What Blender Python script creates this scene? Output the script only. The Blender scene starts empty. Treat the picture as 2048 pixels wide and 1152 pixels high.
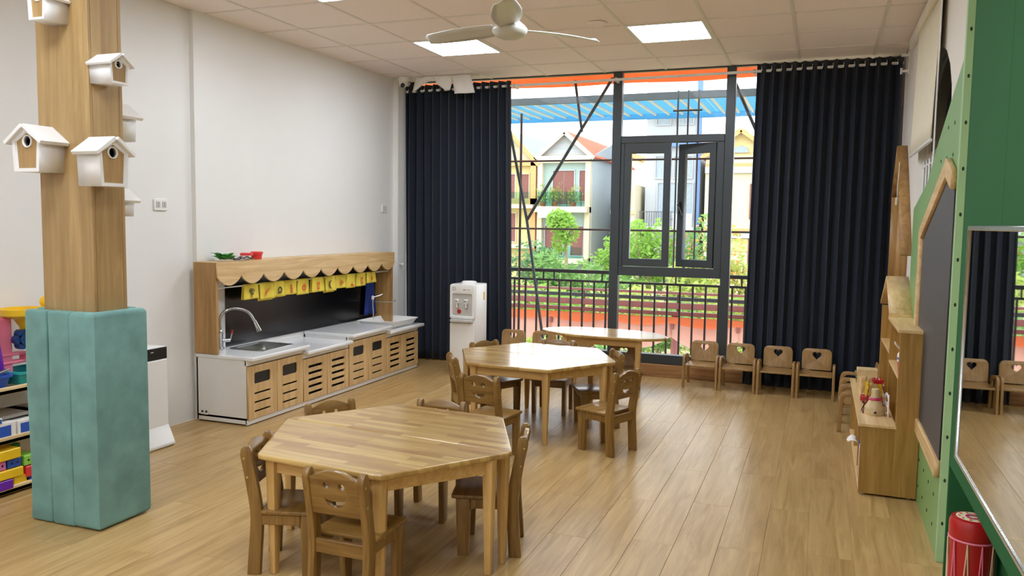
import bpy, bmesh, math, random
from mathutils import Matrix, Vector
random.seed(7)
S = bpy.context.scene
COL = S.collection
PI = math.pi

# ------------------------------------------------------------------ camera
cam_d = bpy.data.cameras.new('camera')
cam = bpy.data.objects.new('camera', cam_d)
COL.objects.link(cam)
yaw, pitch, roll = -0.364220, -0.0817506, 0.0141121
fw = Vector((math.sin(yaw)*math.cos(pitch), math.cos(yaw)*math.cos(pitch), math.sin(pitch)))
rt = Vector((math.cos(yaw), -math.sin(yaw), 0))
up = rt.cross(fw)
r2 = rt*math.cos(roll) + up*math.sin(roll)
u2 = -rt*math.sin(roll) + up*math.cos(roll)
cam.matrix_world = Matrix(((r2.x, u2.x, -fw.x, 0), (r2.y, u2.y, -fw.y, 0), (r2.z, u2.z, -fw.z, 1.5), (0, 0, 0, 1)))
cam_d.sensor_width = 36
cam_d.lens = 1614.93/2048*36
cam_d.clip_start = 0.05
cam_d.clip_end = 500
S.camera = cam

# ------------------------------------------------------------------ world, exposure
SKY_STRENGTH = 4.0
PANEL_STRENGTH = 25.0
w = bpy.data.worlds.new('overcast_sky')
S.world = w
w.use_nodes = True
bg = w.node_tree.nodes['Background']
bg.inputs[0].default_value = (0.93, 0.97, 1.0, 1)
bg.inputs[1].default_value = SKY_STRENGTH
S.view_settings.view_transform = 'Standard'
S.view_settings.look = 'None'
S.view_settings.gamma = 1
S.view_settings.exposure = 0.0
S.view_settings.use_curve_mapping = False
S.cycles.max_bounces = 10
S.cycles.diffuse_bounces = 6
S.cycles.glossy_bounces = 5
S.cycles.transparent_max_bounces = 16

# ------------------------------------------------------------------ materials
def C(h):
    h = h.lstrip('#')
    o = []
    for i in (0, 2, 4):
        v = int(h[i:i+2], 16)/255
        o.append(v/12.92 if v <= .04045 else ((v+.055)/1.055)**2.4)
    return (o[0], o[1], o[2], 1)

def newmat(name):
    m = bpy.data.materials.new(name)
    m.use_nodes = True
    return m, m.node_tree, m.node_tree.nodes['Principled BSDF']

def plain(name, col, rough=.5, metal=0, var=.06, scale=6, bump=0, bscale=200, coat=0, alpha=None, spec=.5):
    m, t, b = newmat(name)
    c = C(col)
    tc = t.nodes.new('ShaderNodeTexCoord')
    n = t.nodes.new('ShaderNodeTexNoise')
    n.inputs['Scale'].default_value = scale
    n.inputs['Detail'].default_value = 4
    t.links.new(tc.outputs['Object'], n.inputs['Vector'])
    r = t.nodes.new('ShaderNodeValToRGB')
    r.color_ramp.elements[0].position = .3
    r.color_ramp.elements[1].position = .7
    r.color_ramp.elements[0].color = (c[0]*(1-var), c[1]*(1-var), c[2]*(1-var), 1)
    r.color_ramp.elements[1].color = (min(1, c[0]*(1+var)), min(1, c[1]*(1+var)), min(1, c[2]*(1+var)), 1)
    t.links.new(n.outputs['Fac'], r.inputs[0])
    t.links.new(r.outputs[0], b.inputs['Base Color'])
    b.inputs['Roughness'].default_value = rough
    b.inputs['Metallic'].default_value = metal
    b.inputs['Coat Weight'].default_value = coat
    b.inputs['Specular IOR Level'].default_value = spec
    if bump:
        n2 = t.nodes.new('ShaderNodeTexNoise')
        n2.inputs['Scale'].default_value = bscale
        n2.inputs['Detail'].default_value = 3
        t.links.new(tc.outputs['Object'], n2.inputs['Vector'])
        bp = t.nodes.new('ShaderNodeBump')
        bp.inputs['Strength'].default_value = bump
        bp.inputs['Distance'].default_value = .01
        t.links.new(n2.outputs['Fac'], bp.inputs['Height'])
        t.links.new(bp.outputs[0], b.inputs['Normal'])
    if alpha is not None:
        b.inputs['Alpha'].default_value = alpha
    return m

def wood(name, dark, light, axis=0, sc=1.0, rough=.4, rand=.12, coat=0, bump=.05, mid=None):
    """Long streaky grain along the given local axis; every object gets its own offset and tone."""
    m, t, b = newmat(name)
    L = t.links
    tc = t.nodes.new('ShaderNodeTexCoord')
    oi = t.nodes.new('ShaderNodeObjectInfo')
    mul = t.nodes.new('ShaderNodeVectorMath')
    mul.operation = 'SCALE'
    mul.inputs[0].default_value = (13.7, 27.1, 41.3)
    L.new(oi.outputs['Random'], mul.inputs['Scale'])
    add = t.nodes.new('ShaderNodeVectorMath')
    L.new(tc.outputs['Object'], add.inputs[0])
    L.new(mul.outputs[0], add.inputs[1])
    mp = t.nodes.new('ShaderNodeMapping')
    s = [16*sc]*3
    s[axis] = 1.1*sc
    mp.inputs['Scale'].default_value = s
    L.new(add.outputs[0], mp.inputs['Vector'])
    n = t.nodes.new('ShaderNodeTexNoise')
    n.inputs['Scale'].default_value = 1.6
    n.inputs['Detail'].default_value = 7
    n.inputs['Roughness'].default_value = .62
    n.inputs['Distortion'].default_value = .7
    L.new(mp.outputs[0], n.inputs['Vector'])
    r = t.nodes.new('ShaderNodeValToRGB')
    r.color_ramp.elements[0].position = .33
    r.color_ramp.elements[1].position = .66
    r.color_ramp.elements[0].color = C(dark)
    r.color_ramp.elements[1].color = C(light)
    L.new(n.outputs['Fac'], r.inputs[0])
    hs = t.nodes.new('ShaderNodeHueSaturation')
    mr = t.nodes.new('ShaderNodeMapRange')
    mr.inputs['To Min'].default_value = 1-rand
    mr.inputs['To Max'].default_value = 1+rand
    L.new(oi.outputs['Random'], mr.inputs['Value'])
    L.new(mr.outputs[0], hs.inputs['Value'])
    L.new(r.outputs[0], hs.inputs['Color'])
    L.new(hs.outputs[0], b.inputs['Base Color'])
    b.inputs['Roughness'].default_value = rough
    b.inputs['Coat Weight'].default_value = coat
    b.inputs['Coat Roughness'].default_value = .15
    if bump:
        bp = t.nodes.new('ShaderNodeBump')
        bp.inputs['Strength'].default_value = bump
        bp.inputs['Distance'].default_value = .004
        L.new(n.outputs['Fac'], bp.inputs['Height'])
        L.new(bp.outputs[0], b.inputs['Normal'])
    return m

def butcher(name, c1, c2, c3, rough=.3):
    """Finger-jointed strips running along local X."""
    m, t, b = newmat(name)
    L = t.links
    tc = t.nodes.new('ShaderNodeTexCoord')
    oi = t.nodes.new('ShaderNodeObjectInfo')
    add = t.nodes.new('ShaderNodeVectorMath')
    mul = t.nodes.new('ShaderNodeVectorMath')
    mul.operation = 'SCALE'
    mul.inputs[0].default_value = (3.1, 2.3, 0)
    L.new(oi.outputs['Random'], mul.inputs['Scale'])
    L.new(tc.outputs['Object'], add.inputs[0])
    L.new(mul.outputs[0], add.inputs[1])
    br = t.nodes.new('ShaderNodeTexBrick')
    br.inputs['Scale'].default_value = 1
    br.inputs['Brick Width'].default_value = .30
    br.inputs['Row Height'].default_value = .042
    br.inputs['Mortar Size'].default_value = .0004
    br.inputs['Color1'].default_value = C(c1)
    br.inputs['Color2'].default_value = C(c2)
    br.inputs['Mortar'].default_value = C(c3)
    br.offset = .37
    br.offset_frequency = 3
    L.new(add.outputs[0], br.inputs['Vector'])
    mp = t.nodes.new('ShaderNodeMapping')
    mp.inputs['Scale'].default_value = (2.2, 30, 30)
    L.new(add.outputs[0], mp.inputs['Vector'])
    n = t.nodes.new('ShaderNodeTexNoise')
    n.inputs['Scale'].default_value = 1.6
    n.inputs['Detail'].default_value = 6
    n.inputs['Distortion'].default_value = .5
    L.new(mp.outputs[0], n.inputs['Vector'])
    r = t.nodes.new('ShaderNodeValToRGB')
    r.color_ramp.elements[0].position = .3
    r.color_ramp.elements[1].position = .7
    r.color_ramp.elements[0].color = (.62, .55, .45, 1)
    r.color_ramp.elements[1].color = (1, 1, 1, 1)
    L.new(n.outputs['Fac'], r.inputs[0])
    mx = t.nodes.new('ShaderNodeMix')
    mx.data_type = 'RGBA'
    mx.blend_type = 'MULTIPLY'
    mx.inputs['Factor'].default_value = .8
    L.new(br.outputs['Color'], mx.inputs['A'])
    L.new(r.outputs[0], mx.inputs['B'])
    L.new(mx.outputs['Result'], b.inputs['Base Color'])
    b.inputs['Roughness'].default_value = rough
    b.inputs['Coat Weight'].default_value = .7
    b.inputs['Coat Roughness'].default_value = .14
    return m

def glass(name, tint=(1, 1, 1, 1), refl=.06):
    m, t, b = newmat(name)
    L = t.links
    t.nodes.remove(b)
    out = t.nodes['Material Output']
    tr = t.nodes.new('ShaderNodeBsdfTransparent')
    tr.inputs[0].default_value = tint
    gl = t.nodes.new('ShaderNodeBsdfGlossy')
    gl.inputs['Roughness'].default_value = .02
    lw = t.nodes.new('ShaderNodeLayerWeight')
    lw.inputs['Blend'].default_value = .12
    mm = t.nodes.new('ShaderNodeMath')
    mm.operation = 'MULTIPLY'
    mm.inputs[1].default_value = refl/.06*.55
    L.new(lw.outputs['Fresnel'], mm.inputs[0])
    mx = t.nodes.new('ShaderNodeMixShader')
    L.new(mm.outputs[0], mx.inputs[0])
    L.new(tr.outputs[0], mx.inputs[1])
    L.new(gl.outputs[0], mx.inputs[2])
    L.new(mx.outputs[0], out.inputs['Surface'])
    return m

def translucent(name, col, amount=.6, rough=.6):
    m, t, b = newmat(name)
    L = t.links
    out = t.nodes['Material Output']
    b.inputs['Base Color'].default_value = C(col)
    b.inputs['Roughness'].default_value = rough
    tl = t.nodes.new('ShaderNodeBsdfTranslucent')
    tl.inputs[0].default_value = C(col)
    mx = t.nodes.new('ShaderNodeMixShader')
    mx.inputs[0].default_value = amount
    L.new(b.outputs[0], mx.inputs[1])
    L.new(tl.outputs[0], mx.inputs[2])
    L.new(mx.outputs[0], out.inputs['Surface'])
    return m

def emission(name, col, strength):
    m, t, b = newmat(name)
    b.inputs['Base Color'].default_value = C(col)
    b.inputs['Emission Color'].default_value = C(col)
    b.inputs['Emission Strength'].default_value = strength
    return m

MT = {}
MT['wall'] = plain('white_wall_paint', '#e6e5e2', .7, var=.015, scale=2, bump=.04, bscale=90)
MT['wall2'] = plain('white_wall_paint_warm', '#e4e0d8', .7, var=.015, scale=2, bump=.04, bscale=90)
MT['tile'] = plain('ceiling_tile', '#f3e8e3', .85, var=.02, scale=40, bump=.12, bscale=400)
MT['tee'] = plain('ceiling_tee_bar', '#e4ddd6', .5, var=.01)
MT['void'] = plain('ceiling_void', '#33302e', .9)
MT['floorwood'] = wood('floor_laminate', '#9f7f4c', '#c09f6a', axis=1, sc=1.0, rough=.31, rand=.022, bump=.02)
MT['floorbase'] = plain('floor_underlay', '#6e5431', .8)
MT['panel'] = emission('led_panel', '#e9f3ff', PANEL_STRENGTH)
MT['white'] = plain('white_laminate', '#ebeae8', .35, var=.01)
MT['whiteplastic'] = plain('white_plastic', '#e8e7e4', .3, var=.01)
MT['greyplastic'] = plain('light_grey_plastic', '#bfbcb6', .4, var=.02)
MT['counter'] = plain('white_counter', '#eceded', .18, var=.015, coat=.3)
MT['black'] = plain('matte_black', '#0d0d0f', .35, var=.1)
MT['blackgloss'] = plain('gloss_black_backsplash', '#0c0c10', .22, var=.1)
MT['frame'] = plain('window_frame_anthracite', '#373e42', .38, var=.05)
MT['grille'] = plain('balcony_iron', '#30302f', .5, var=.1)
MT['strut'] = plain('awning_steel', '#3d4648', .45, var=.1)
MT['redbeam'] = plain('red_oxide_steel', '#85504a', .55, var=.12)
MT['curtain'] = plain('navy_curtain', '#0f1a2a', .85, var=.12, scale=14, bump=.1, bscale=300)
MT['curtain'].node_tree.nodes['Principled BSDF'].inputs['Sheen Weight'].default_value = .12
MT['lightwood'] = wood('light_maple_laminate', '#c39d66', '#dfc08d', axis=2, sc=1.1, rough=.4, rand=.03)
MT['lightwoodh'] = wood('light_maple_laminate_long', '#c39d66', '#dfc08d', axis=1, sc=1.0, rough=.4, rand=.03)
MT['oak'] = wood('oak_laminate', '#96713f', '#b98f58', axis=2, sc=1.0, rough=.42, rand=.04)
MT['colwood'] = wood('column_oak', '#957648', '#b59664', axis=2, sc=.8, rough=.42, rand=.03)
MT['birdwood'] = wood('birdhouse_oak', '#a07f50', '#b8945f', axis=2, sc=2, rough=.5)
MT['cabwood'] = wood('cabinet_oak', '#94702f', '#b48c4b', axis=2, sc=1.1, rough=.42, rand=.02)
MT['cabtop'] = wood('cabinet_oak_pale', '#cba870', '#e6c894', axis=1, sc=1.1, rough=.35, rand=.02)
MT['pale'] = wood('pale_pine', '#d9bd88', '#ecd7a8', axis=1, sc=1.2, rough=.45)
MT['chair'] = wood('chair_brown_wood', '#704e21', '#927038', axis=2, sc=1.5, rough=.3, rand=.07, coat=.25)
MT['chairx'] = wood('chair_brown_wood_wide', '#704e21', '#927038', axis=0, sc=1.5, rough=.3, rand=.07, coat=.25)
MT['heart'] = wood('heart_chair_ply', '#8f6c40', '#a9854f', axis=2, sc=2.2, rough=.38, rand=.04)
MT['tabletop'] = butcher('rubberwood_top', '#d2b26c', '#a97f40', '#8f6b39')
MT['tableleg'] = wood('rubberwood_leg', '#b98f52', '#d3ad6c', axis=2, sc=1.6, rough=.35, rand=.05, coat=.2)
MT['tableapron'] = wood('rubberwood_apron', '#b98f52', '#d3ad6c', axis=0, sc=1.6, rough=.35, rand=.05, coat=.2)
MT['skirt'] = wood('skirting_woodgrain', '#7c5530', '#b98b5b', axis=0, sc=1.0, rough=.5)
MT['teal'] = plain('teal_velvet', '#6a928d', .9, var=.22, scale=7, bump=.08, bscale=160)
MT['teal'].node_tree.nodes['Principled BSDF'].inputs['Sheen Weight'].default_value = .6
MT['teal'].node_tree.nodes['Principled BSDF'].inputs['Sheen Tint'].default_value = C('#9fd0c8')
MT['chrome'] = plain('brushed_chrome', '#c7c9cb', .22, 1, var=.02)
MT['steel'] = plain('sink_steel', '#b9bab8', .3, 1, var=.03)
MT['towel'] = plain('yellow_towel', '#e6cf4a', .9, var=.06, scale=30, bump=.2, bscale=300)
MT['printdark'] = plain('dark_print', '#2c2a2a', .8)
MT['printorange'] = plain('orange_print', '#d9642b', .8)
MT['navycloth'] = plain('blue_cloth', '#16307e', .85, var=.1)
MT['green_dark'] = plain('dark_green_board', '#2b6038', .8, var=.04, scale=2, spec=.12)
MT['green_light'] = plain('sage_green_board', '#7da565', .38, var=.04, scale=2)
MT['green_edge'] = plain('pale_green_edge', '#9cc08c', .4, var=.03)
MT['hole'] = plain('peg_hole', '#22301f', .8)
MT['chalk'] = plain('chalkboard', '#3c3a3c', .5, var=.08, scale=3)
MT['silver'] = plain('silver_edge', '#c9cccb', .25, 1, var=.02)
m, t, b = newmat('mirror_glass')
b.inputs['Base Color'].default_value = (.82, .86, .84, 1)
b.inputs['Metallic'].default_value = 1
b.inputs['Roughness'].default_value = .015
MT['mirror'] = m
MT['glass'] = glass('window_glass')
MT['greenglass'] = glass('balcony_glass', (.72, .9, .86, 1), .1)
MT['clear'] = glass('clear_plastic', (.93, .93, .93, 1), .35)
MT['fan'] = plain('fan_grey_white', '#c9c8bf', .35, var=.02)
MT['blind'] = plain('cream_blind', '#ddd6bf', .8, var=.02)
MT['orange'] = translucent('orange_tarp', '#ea8f58', .55)
MT['orangepale'] = translucent('faded_orange_tarp', '#dcb4a3', .5)
MT['bluepoly'] = translucent('blue_polycarbonate', '#7fb9d8', .7, .3)
MT['rib'] = plain('pale_rib_steel', '#c9c4ac', .5)
MT['red'] = plain('red_lacquer', '#b3161b', .35, var=.05, coat=.3)
MT['redplastic'] = plain('red_plastic', '#dd3c3c', .35)
MT['pinkplastic'] = plain('pink_plastic', '#ef7d97', .35)
MT['magenta'] = plain('magenta_plastic', '#c8336a', .35)
MT['purple'] = plain('purple_plastic', '#6b1fa6', .32)
MT['yellow'] = plain('yellow_plastic', '#f0c51e', .35)
MT['blue'] = plain('blue_plastic', '#1f55b5', .35)
MT['navy'] = plain('navy_plastic', '#123f77', .35)
MT['tealplastic'] = plain('teal_plastic', '#2aa6a6', .35)
MT['greenplastic'] = plain('green_plastic', '#1f7d2f', .4)
MT['lime'] = plain('lime_plastic', '#8fcf4c', .4)
MT['maroon'] = plain('maroon_foam', '#6d1c1c', .6)
MT['lilac'] = plain('lilac_foam', '#b08cc4', .6)
MT['pinkfoam'] = plain('pink_foam', '#d878b4', .6)
MT['card'] = plain('grey_card', '#9a948c', .7)
MT['paper'] = plain('white_paper', '#e9e6e0', .75)
MT['cord'] = plain('drum_cord', '#e7c9a0', .7)
MT['drumskin'] = plain('drum_skin', '#e0d2b0', .6)
MT['leafgreen'] = plain('packed_greens', '#3f9a4a', .6)
# outdoors
MT['hyellow'] = plain('house_yellow', '#c9bd84', .8, var=.03)
MT['hpale'] = plain('house_pale_cream', '#c8c0a6', .8, var=.03)
MT['horange'] = plain('house_orange_trim', '#cf9a68', .8, var=.03)
MT['hmint'] = plain('house_mint', '#9fb5b2', .8, var=.03)
MT['hwhite'] = plain('house_white', '#a9afb5', .8, var=.02)
MT['hblue'] = plain('house_blue_stripe', '#6484c0', .8, var=.03)
MT['hgrey'] = plain('house_bluegrey_side', '#a4b1b9', .8, var=.03)
MT['hroof'] = plain('red_tile_roof', '#bd5a38', .8, var=.1)
MT['hroof2'] = plain('blue_green_sheet_roof', '#7aa09f', .6, var=.04)
MT['hdoor'] = plain('brown_house_door', '#80504a', .6, var=.1)
MT['hpane'] = plain('house_window_pane', '#8c9ba6', .2, var=.08)
MT['hiron'] = plain('house_iron', '#55565a', .6)
MT['wire'] = plain('street_cable', '#4b3f3b', .7)
MT['bark'] = plain('bark', '#8a7a60', .9, var=.2)
MT['bouncepink'] = plain('balcony_bounce_pink', '#c49a8a', .85, var=.08)  # unseen balcony slab, colour picked to bounce pink light onto the ceiling
MT['ground'] = plain('beige_bounce_ground', '#9c9472', .95, var=.25, scale=.6)  # beige in place of grass green, so no green bounces onto the ceiling
def leaf(name, col):
    m = translucent(name, col, .45, .6)
    return m
MT['leaf1'] = leaf('leaf_bright', '#8bb350')
MT['leaf2'] = leaf('leaf_mid', '#7ba45c')
MT['leaf3'] = leaf('leaf_dark', '#688f62')
MT['leaf4'] = leaf('leaf_yellow', '#abb960')
MT['bloom'] = leaf('bloom_orange', '#e2a05a')

# ------------------------------------------------------------------ helpers
class MB:
    def __init__(s):
        s.bm = bmesh.new()
    def box(s, x0, x1, y0, y1, z0, z1, bev=0, seg=1, M=None):
        b = bmesh.new()
        bmesh.ops.create_cube(b, size=1)
        for v in b.verts:
            v.co = Vector(((x0+x1)/2+v.co.x*(x1-x0), (y0+y1)/2+v.co.y*(y1-y0), (z0+z1)/2+v.co.z*(z1-z0)))
        if bev:
            bmesh.ops.bevel(b, geom=list(b.edges), offset=bev, segments=seg, profile=.5, affect='EDGES')
        s._join(b, M)
        return s
    def _join(s, b, M=None):
        if M is not None:
            b.transform(M)
        me = bpy.data.meshes.new('t')
        b.to_mesh(me)
        b.free()
        s.bm.from_mesh(me)
        bpy.data.meshes.remove(me)
    def cyl(s, p0, p1, r0, r1=None, n=12, caps=True):
        p0 = Vector(p0); p1 = Vector(p1)
        r1 = r0 if r1 is None else r1
        d = (p1-p0)
        q = d.normalized().to_track_quat('Z', 'Y')
        a = []; c = []
        for i in range(n):
            an = 2*PI*i/n
            o = q @ Vector((math.cos(an), math.sin(an), 0))
            a.append(s.bm.verts.new(p0+o*r0)); c.append(s.bm.verts.new(p1+o*r1))
        for i in range(n):
            j = (i+1) % n
            s.bm.faces.new((a[i], a[j], c[j], c[i]))
        if caps:
            s.bm.faces.new(a[::-1]); s.bm.faces.new(c)
        return s
    def tube(s, pts, r, n=8, closed=False):
        pts = [Vector(p) for p in pts]
        rs = r if isinstance(r, (list, tuple)) else [r]*len(pts)
        rings = []
        N = len(pts)
        ref = None
        for i, p in enumerate(pts):
            if closed:
                d = pts[(i+1) % N]-pts[i-1]
            else:
                d = pts[min(i+1, N-1)]-pts[max(i-1, 0)]
            d.normalize()
            if ref is None:
                ref = Vector((0, 0, 1)) if abs(d.z) < .9 else Vector((1, 0, 0))
            x = ref.cross(d); x.normalize()
            y = d.cross(x)
            ref = y.copy() if abs(y.dot(d)) < .99 else ref
            rings.append([s.bm.verts.new(p+(x*math.cos(2*PI*k/n)+y*math.sin(2*PI*k/n))*rs[i]) for k in range(n)])
        R = N if closed else N-1
        for i in range(R):
            a = rings[i]; b = rings[(i+1) % N]
            for k in range(n):
                l = (k+1) % n
                s.bm.faces.new((a[k], a[l], b[l], b[k]))
        if not closed:
            s.bm.faces.new(rings[0][::-1]); s.bm.faces.new(rings[-1])
        return s
    def lathe(s, prof, o=(0, 0, 0), n=24, M=None):
        b = bmesh.new()
        rings = []
        for r, z in prof:
            if r < 1e-5:
                rings.append([b.verts.new((o[0], o[1], o[2]+z))])
            else:
                rings.append([b.verts.new((o[0]+r*math.cos(2*PI*k/n), o[1]+r*math.sin(2*PI*k/n), o[2]+z)) for k in range(n)])
        for i in range(len(rings)-1):
            a, c = rings[i], rings[i+1]
            for k in range(n):
                l = (k+1) % n
                f = [a[k % len(a)], a[l % len(a)], c[l % len(c)], c[k % len(c)]]
                g = []
                for v in f:
                    if v not in g:
                        g.append(v)
                if len(g) > 2:
                    b.faces.new(g)
        s._join(b, M)
        return s
    def prism(s, poly, z0, z1, M=None):
        """polygon in XY extruded along Z; M places it"""
        b = bmesh.new()
        lo = [b.verts.new((p[0], p[1], z0)) for p in poly]
        hi = [b.verts.new((p[0], p[1], z1)) for p in poly]
        n = len(poly)
        b.faces.new(lo[::-1]); b.faces.new(hi)
        for i in range(n):
            j = (i+1) % n
            b.faces.new((lo[i], lo[j], hi[j], hi[i]))
        s._join(b, M)
        return s
    def plate(s, loops, t, M=None, bev=0, seg=2):
        """flat board cut from closed outlines (first outer, then holes), thickness t centred on local z"""
        cu = bpy.data.curves.new('p', 'CURVE')
        cu.dimensions = '2D'
        cu.fill_mode = 'BOTH'
        cu.extrude = max(t/2-bev, .0001)
        cu.bevel_depth = bev
        cu.bevel_resolution = seg-1 if bev else 0
        cu.offset = -bev
        for lp in loops:
            sp = cu.splines.new('POLY')
            sp.points.add(len(lp)-1)
            for p, q in zip(sp.points, lp):
                p.co = (q[0], q[1], 0, 1)
            sp.use_cyclic_u = True
        ob = bpy.data.objects.new('p', cu)
        me = ob.to_mesh()
        b = bmesh.new()
        b.from_mesh(me)
        ob.to_mesh_clear()
        bpy.data.objects.remove(ob)
        bpy.data.curves.remove(cu)
        bmesh.ops.remove_doubles(b, verts=list(b.verts), dist=1e-5)
        s._join(b, M)
        return s
    def grid(s, f, nu, nv, closed_u=False):
        V = [[s.bm.verts.new(f(i/(nu if closed_u else nu-1), j/(nv-1))) for j in range(nv)] for i in range(nu)]
        for i in range(nu if closed_u else nu-1):
            for j in range(nv-1):
                k = (i+1) % nu
                s.bm.faces.new((V[i][j], V[k][j], V[k][j+1], V[i][j+1]))
        return s
    def sphere(s, c, r, sub=2, sc=(1, 1, 1)):
        b = bmesh.new()
        bmesh.ops.create_icosphere(b, subdivisions=sub, radius=r)
        s._join(b, Matrix.Translation(c) @ Matrix.Diagonal((*sc, 1)))
        return s
    def build(s, name, mat, parent=None, smooth=False, solid=0, mats=None):
        bmesh.ops.recalc_face_normals(s.bm, faces=list(s.bm.faces))
        me = bpy.data.meshes.new(name)
        if smooth:
            for f in s.bm.faces:
                f.smooth = True
        s.bm.to_mesh(me)
        s.bm.free()
        me.materials.append(MT[mat] if isinstance(mat, str) else mat)
        ob = bpy.data.objects.new(name, me)
        COL.objects.link(ob)
        if smooth:
            try:
                me.set_sharp_from_angle(angle=math.radians(40))
            except Exception:
                pass
        if solid:
            md = ob.modifiers.new('thickness', 'SOLIDIFY')
            md.thickness = solid
            md.offset = 0
        if parent is not None:
            ob.parent = parent
        return ob

def BX(name, mat, parent, x0, x1, y0, y1, z0, z1, bev=0, seg=1):
    return MB().box(x0, x1, y0, y1, z0, z1, bev, seg).build(name, mat, parent)

def tag(o, label=None, cat=None, group=None, kind=None):
    if label: o['label'] = label
    if cat: o['category'] = cat
    if group: o['group'] = group
    if kind: o['kind'] = kind
    return o

def E(name, loc=(0, 0, 0), rz=0, label=None, cat=None, group=None, kind=None):
    o = bpy.data.objects.new(name, None)
    o.empty_display_size = .05
    COL.objects.link(o)
    o.location = loc
    o.rotation_euler = (0, 0, rz)
    return tag(o, label, cat, group, kind)

def copy_tree(o, parent=None):
    c = o.copy()
    COL.objects.link(c)
    c.parent = parent
    for ch in list(o.children):
        copy_tree(ch, c)
    return c

def sib(o, **kw):
    c = o.copy()
    COL.objects.link(c)
    return c

YZ = Matrix(((0, 0, 1, 0), (1, 0, 0, 0), (0, 1, 0, 0), (0, 0, 0, 1)))   # local x->Y, y->Z, z->X
XZ = Matrix(((1, 0, 0, 0), (0, 0, -1, 0), (0, 1, 0, 0), (0, 0, 0, 1)))  # local x->X, y->Z, z->-Y
def T(x, y, z):
    return Matrix.Translation((x, y, z))
def rrect(x0, x1, y0, y1, r, n=4):
    o = []
    for cx, cy, a in ((x1-r, y1-r, 0), (x0+r, y1-r, 90), (x0+r, y0+r, 180), (x1-r, y0+r, 270)):
        for i in range(n+1):
            t = math.radians(a+90*i/n)
            o.append((cx+r*math.cos(t), cy+r*math.sin(t)))
    return o
def circ(cx, cy, r, n=14, ry=None):
    return [(cx+r*math.cos(2*PI*i/n), cy+(ry or r)*math.sin(2*PI*i/n)) for i in range(n)]
def smooth_path(P, n=6, closed=False):
    """Catmull-Rom through points"""
    P = [Vector(p) for p in P]
    o = []
    N = len(P)
    for i in range(N if closed else N-1):
        if closed:
            p0, p1, p2, p3 = P[i-1], P[i], P[(i+1) % N], P[(i+2) % N]
        else:
            p0, p1, p2, p3 = P[max(i-1, 0)], P[i], P[i+1], P[min(i+2, N-1)]
        for k in range(n):
            t = k/n
            o.append(.5*((2*p1)+(-p0+p2)*t+(2*p0-5*p1+4*p2-p3)*t*t+(-p0+3*p1-3*p2+p3)*t**3))
    if not closed:
        o.append(P[-1])
    return o

# ================================================================== ROOM SHELL
XL, XL2, XR, YF, YB, ZC = -4.27, -4.31, 0.62, 7.90, -3.0, 2.98
# floor with individual planks
fl = tag(BX('floor', 'floorbase', None, XL2, XR, YB, YF, -.06, -.012), kind='structure')
PW, PL = .196, 1.21
def plank_mesh(w_, l_):
    m = MB()
    b = bmesh.new()
    ch = .0012
    z1 = 0
    for (dx, dz) in ((0, -.012), (0, z1-ch), (ch, z1)):
        pass
    x, y = w_/2, l_/2
    rings = []
    for ins, z in ((0, -.012), (0, -ch), (ch, 0)):
        rings.append([b.verts.new((sx*(x-ins), sy*(y-ins), z)) for sx, sy in ((-1, -1), (1, -1), (1, 1), (-1, 1))])
    for i in range(2):
        for k in range(4):
            l = (k+1) % 4
            b.faces.new((rings[i][k], rings[i][l], rings[i+1][l], rings[i+1][k]))
    b.faces.new(rings[2])
    m._join(b)
    me = bpy.data.meshes.new('plank')
    m.bm.to_mesh(me); m.bm.free()
    me.materials.append(MT['floorwood'])
    return me
pm_cache = {}
i = 0
x = XL2
while x < XR-.005:
    ww = min(PW, XR-x)
    y = YB-((i*.47) % 1)*PL
    while y < YF-.005:
        a, c = max(y, YB), min(y+PL, YF)
        if c-a > .02:
            key = (round(ww, 3), round(c-a, 2))
            if key not in pm_cache:
                pm_cache[key] = plank_mesh(ww-.0006, c-a-.0006)
            p = bpy.data.objects.new('plank', pm_cache[key])
            COL.objects.link(p)
            p.location = (x+ww/2, (a+c)/2, 0)
            p.parent = fl
        y += PL
    x += ww
    i += 1

# walls
wl = tag(MB().box(XL2-.2, XL2, YB, 4.705, 0, ZC+.1).box(XL2-.2, XL, 4.705, YF, 0, ZC+.1)
         .box(XL, -4.215, 7.62, YF, 0, ZC).build('wall_left', 'wall'), kind='structure')
wb = tag(BX('wall_back', 'wall', None, XL2, XR, YB-.2, YB, 0, ZC+.1), kind='structure')
# right wall with an arched opening
def arch_open(y0, y1, z0, zs, n=10):
    ym, r = (y0+y1)/2, (y1-y0)/2
    o = [(y0, z0), (y1, z0), (y1, zs)]
    for k in range(1, n):
        a = PI*k/n
        o.append((ym+r*math.cos(a), zs+r*.62*math.sin(a)))
    o.append((y0, zs))
    return o
RO = arch_open(4.92, 6.45, .85, 2.12)
wr = tag(MB().plate([[(YB, 0), (YF, 0), (YF, ZC+.1), (YB, ZC+.1)], RO], .2, T(XR+.1, 0, 0) @ YZ).build('wall_right', 'wall2'), kind='structure')
wf = tag(MB().box(-4.5, -4.215, YF, YF+.12, 0, ZC+.1).box(.60, .83, YF, YF+.12, 0, ZC+.1).box(-4.5, .83, YF, YF+.12, -.3, .0)
         .build('wall_front', 'wall'), kind='structure')
tag(BX('baseboard_front', 'skirt', None, -4.2, .6, 7.855, 7.90, 0, .122, .004), kind='structure')
tag(BX('trim_1', 'white', None, .585, .62, 3.0, 7.2, 2.90, 2.975, .004), kind='structure')

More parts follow.
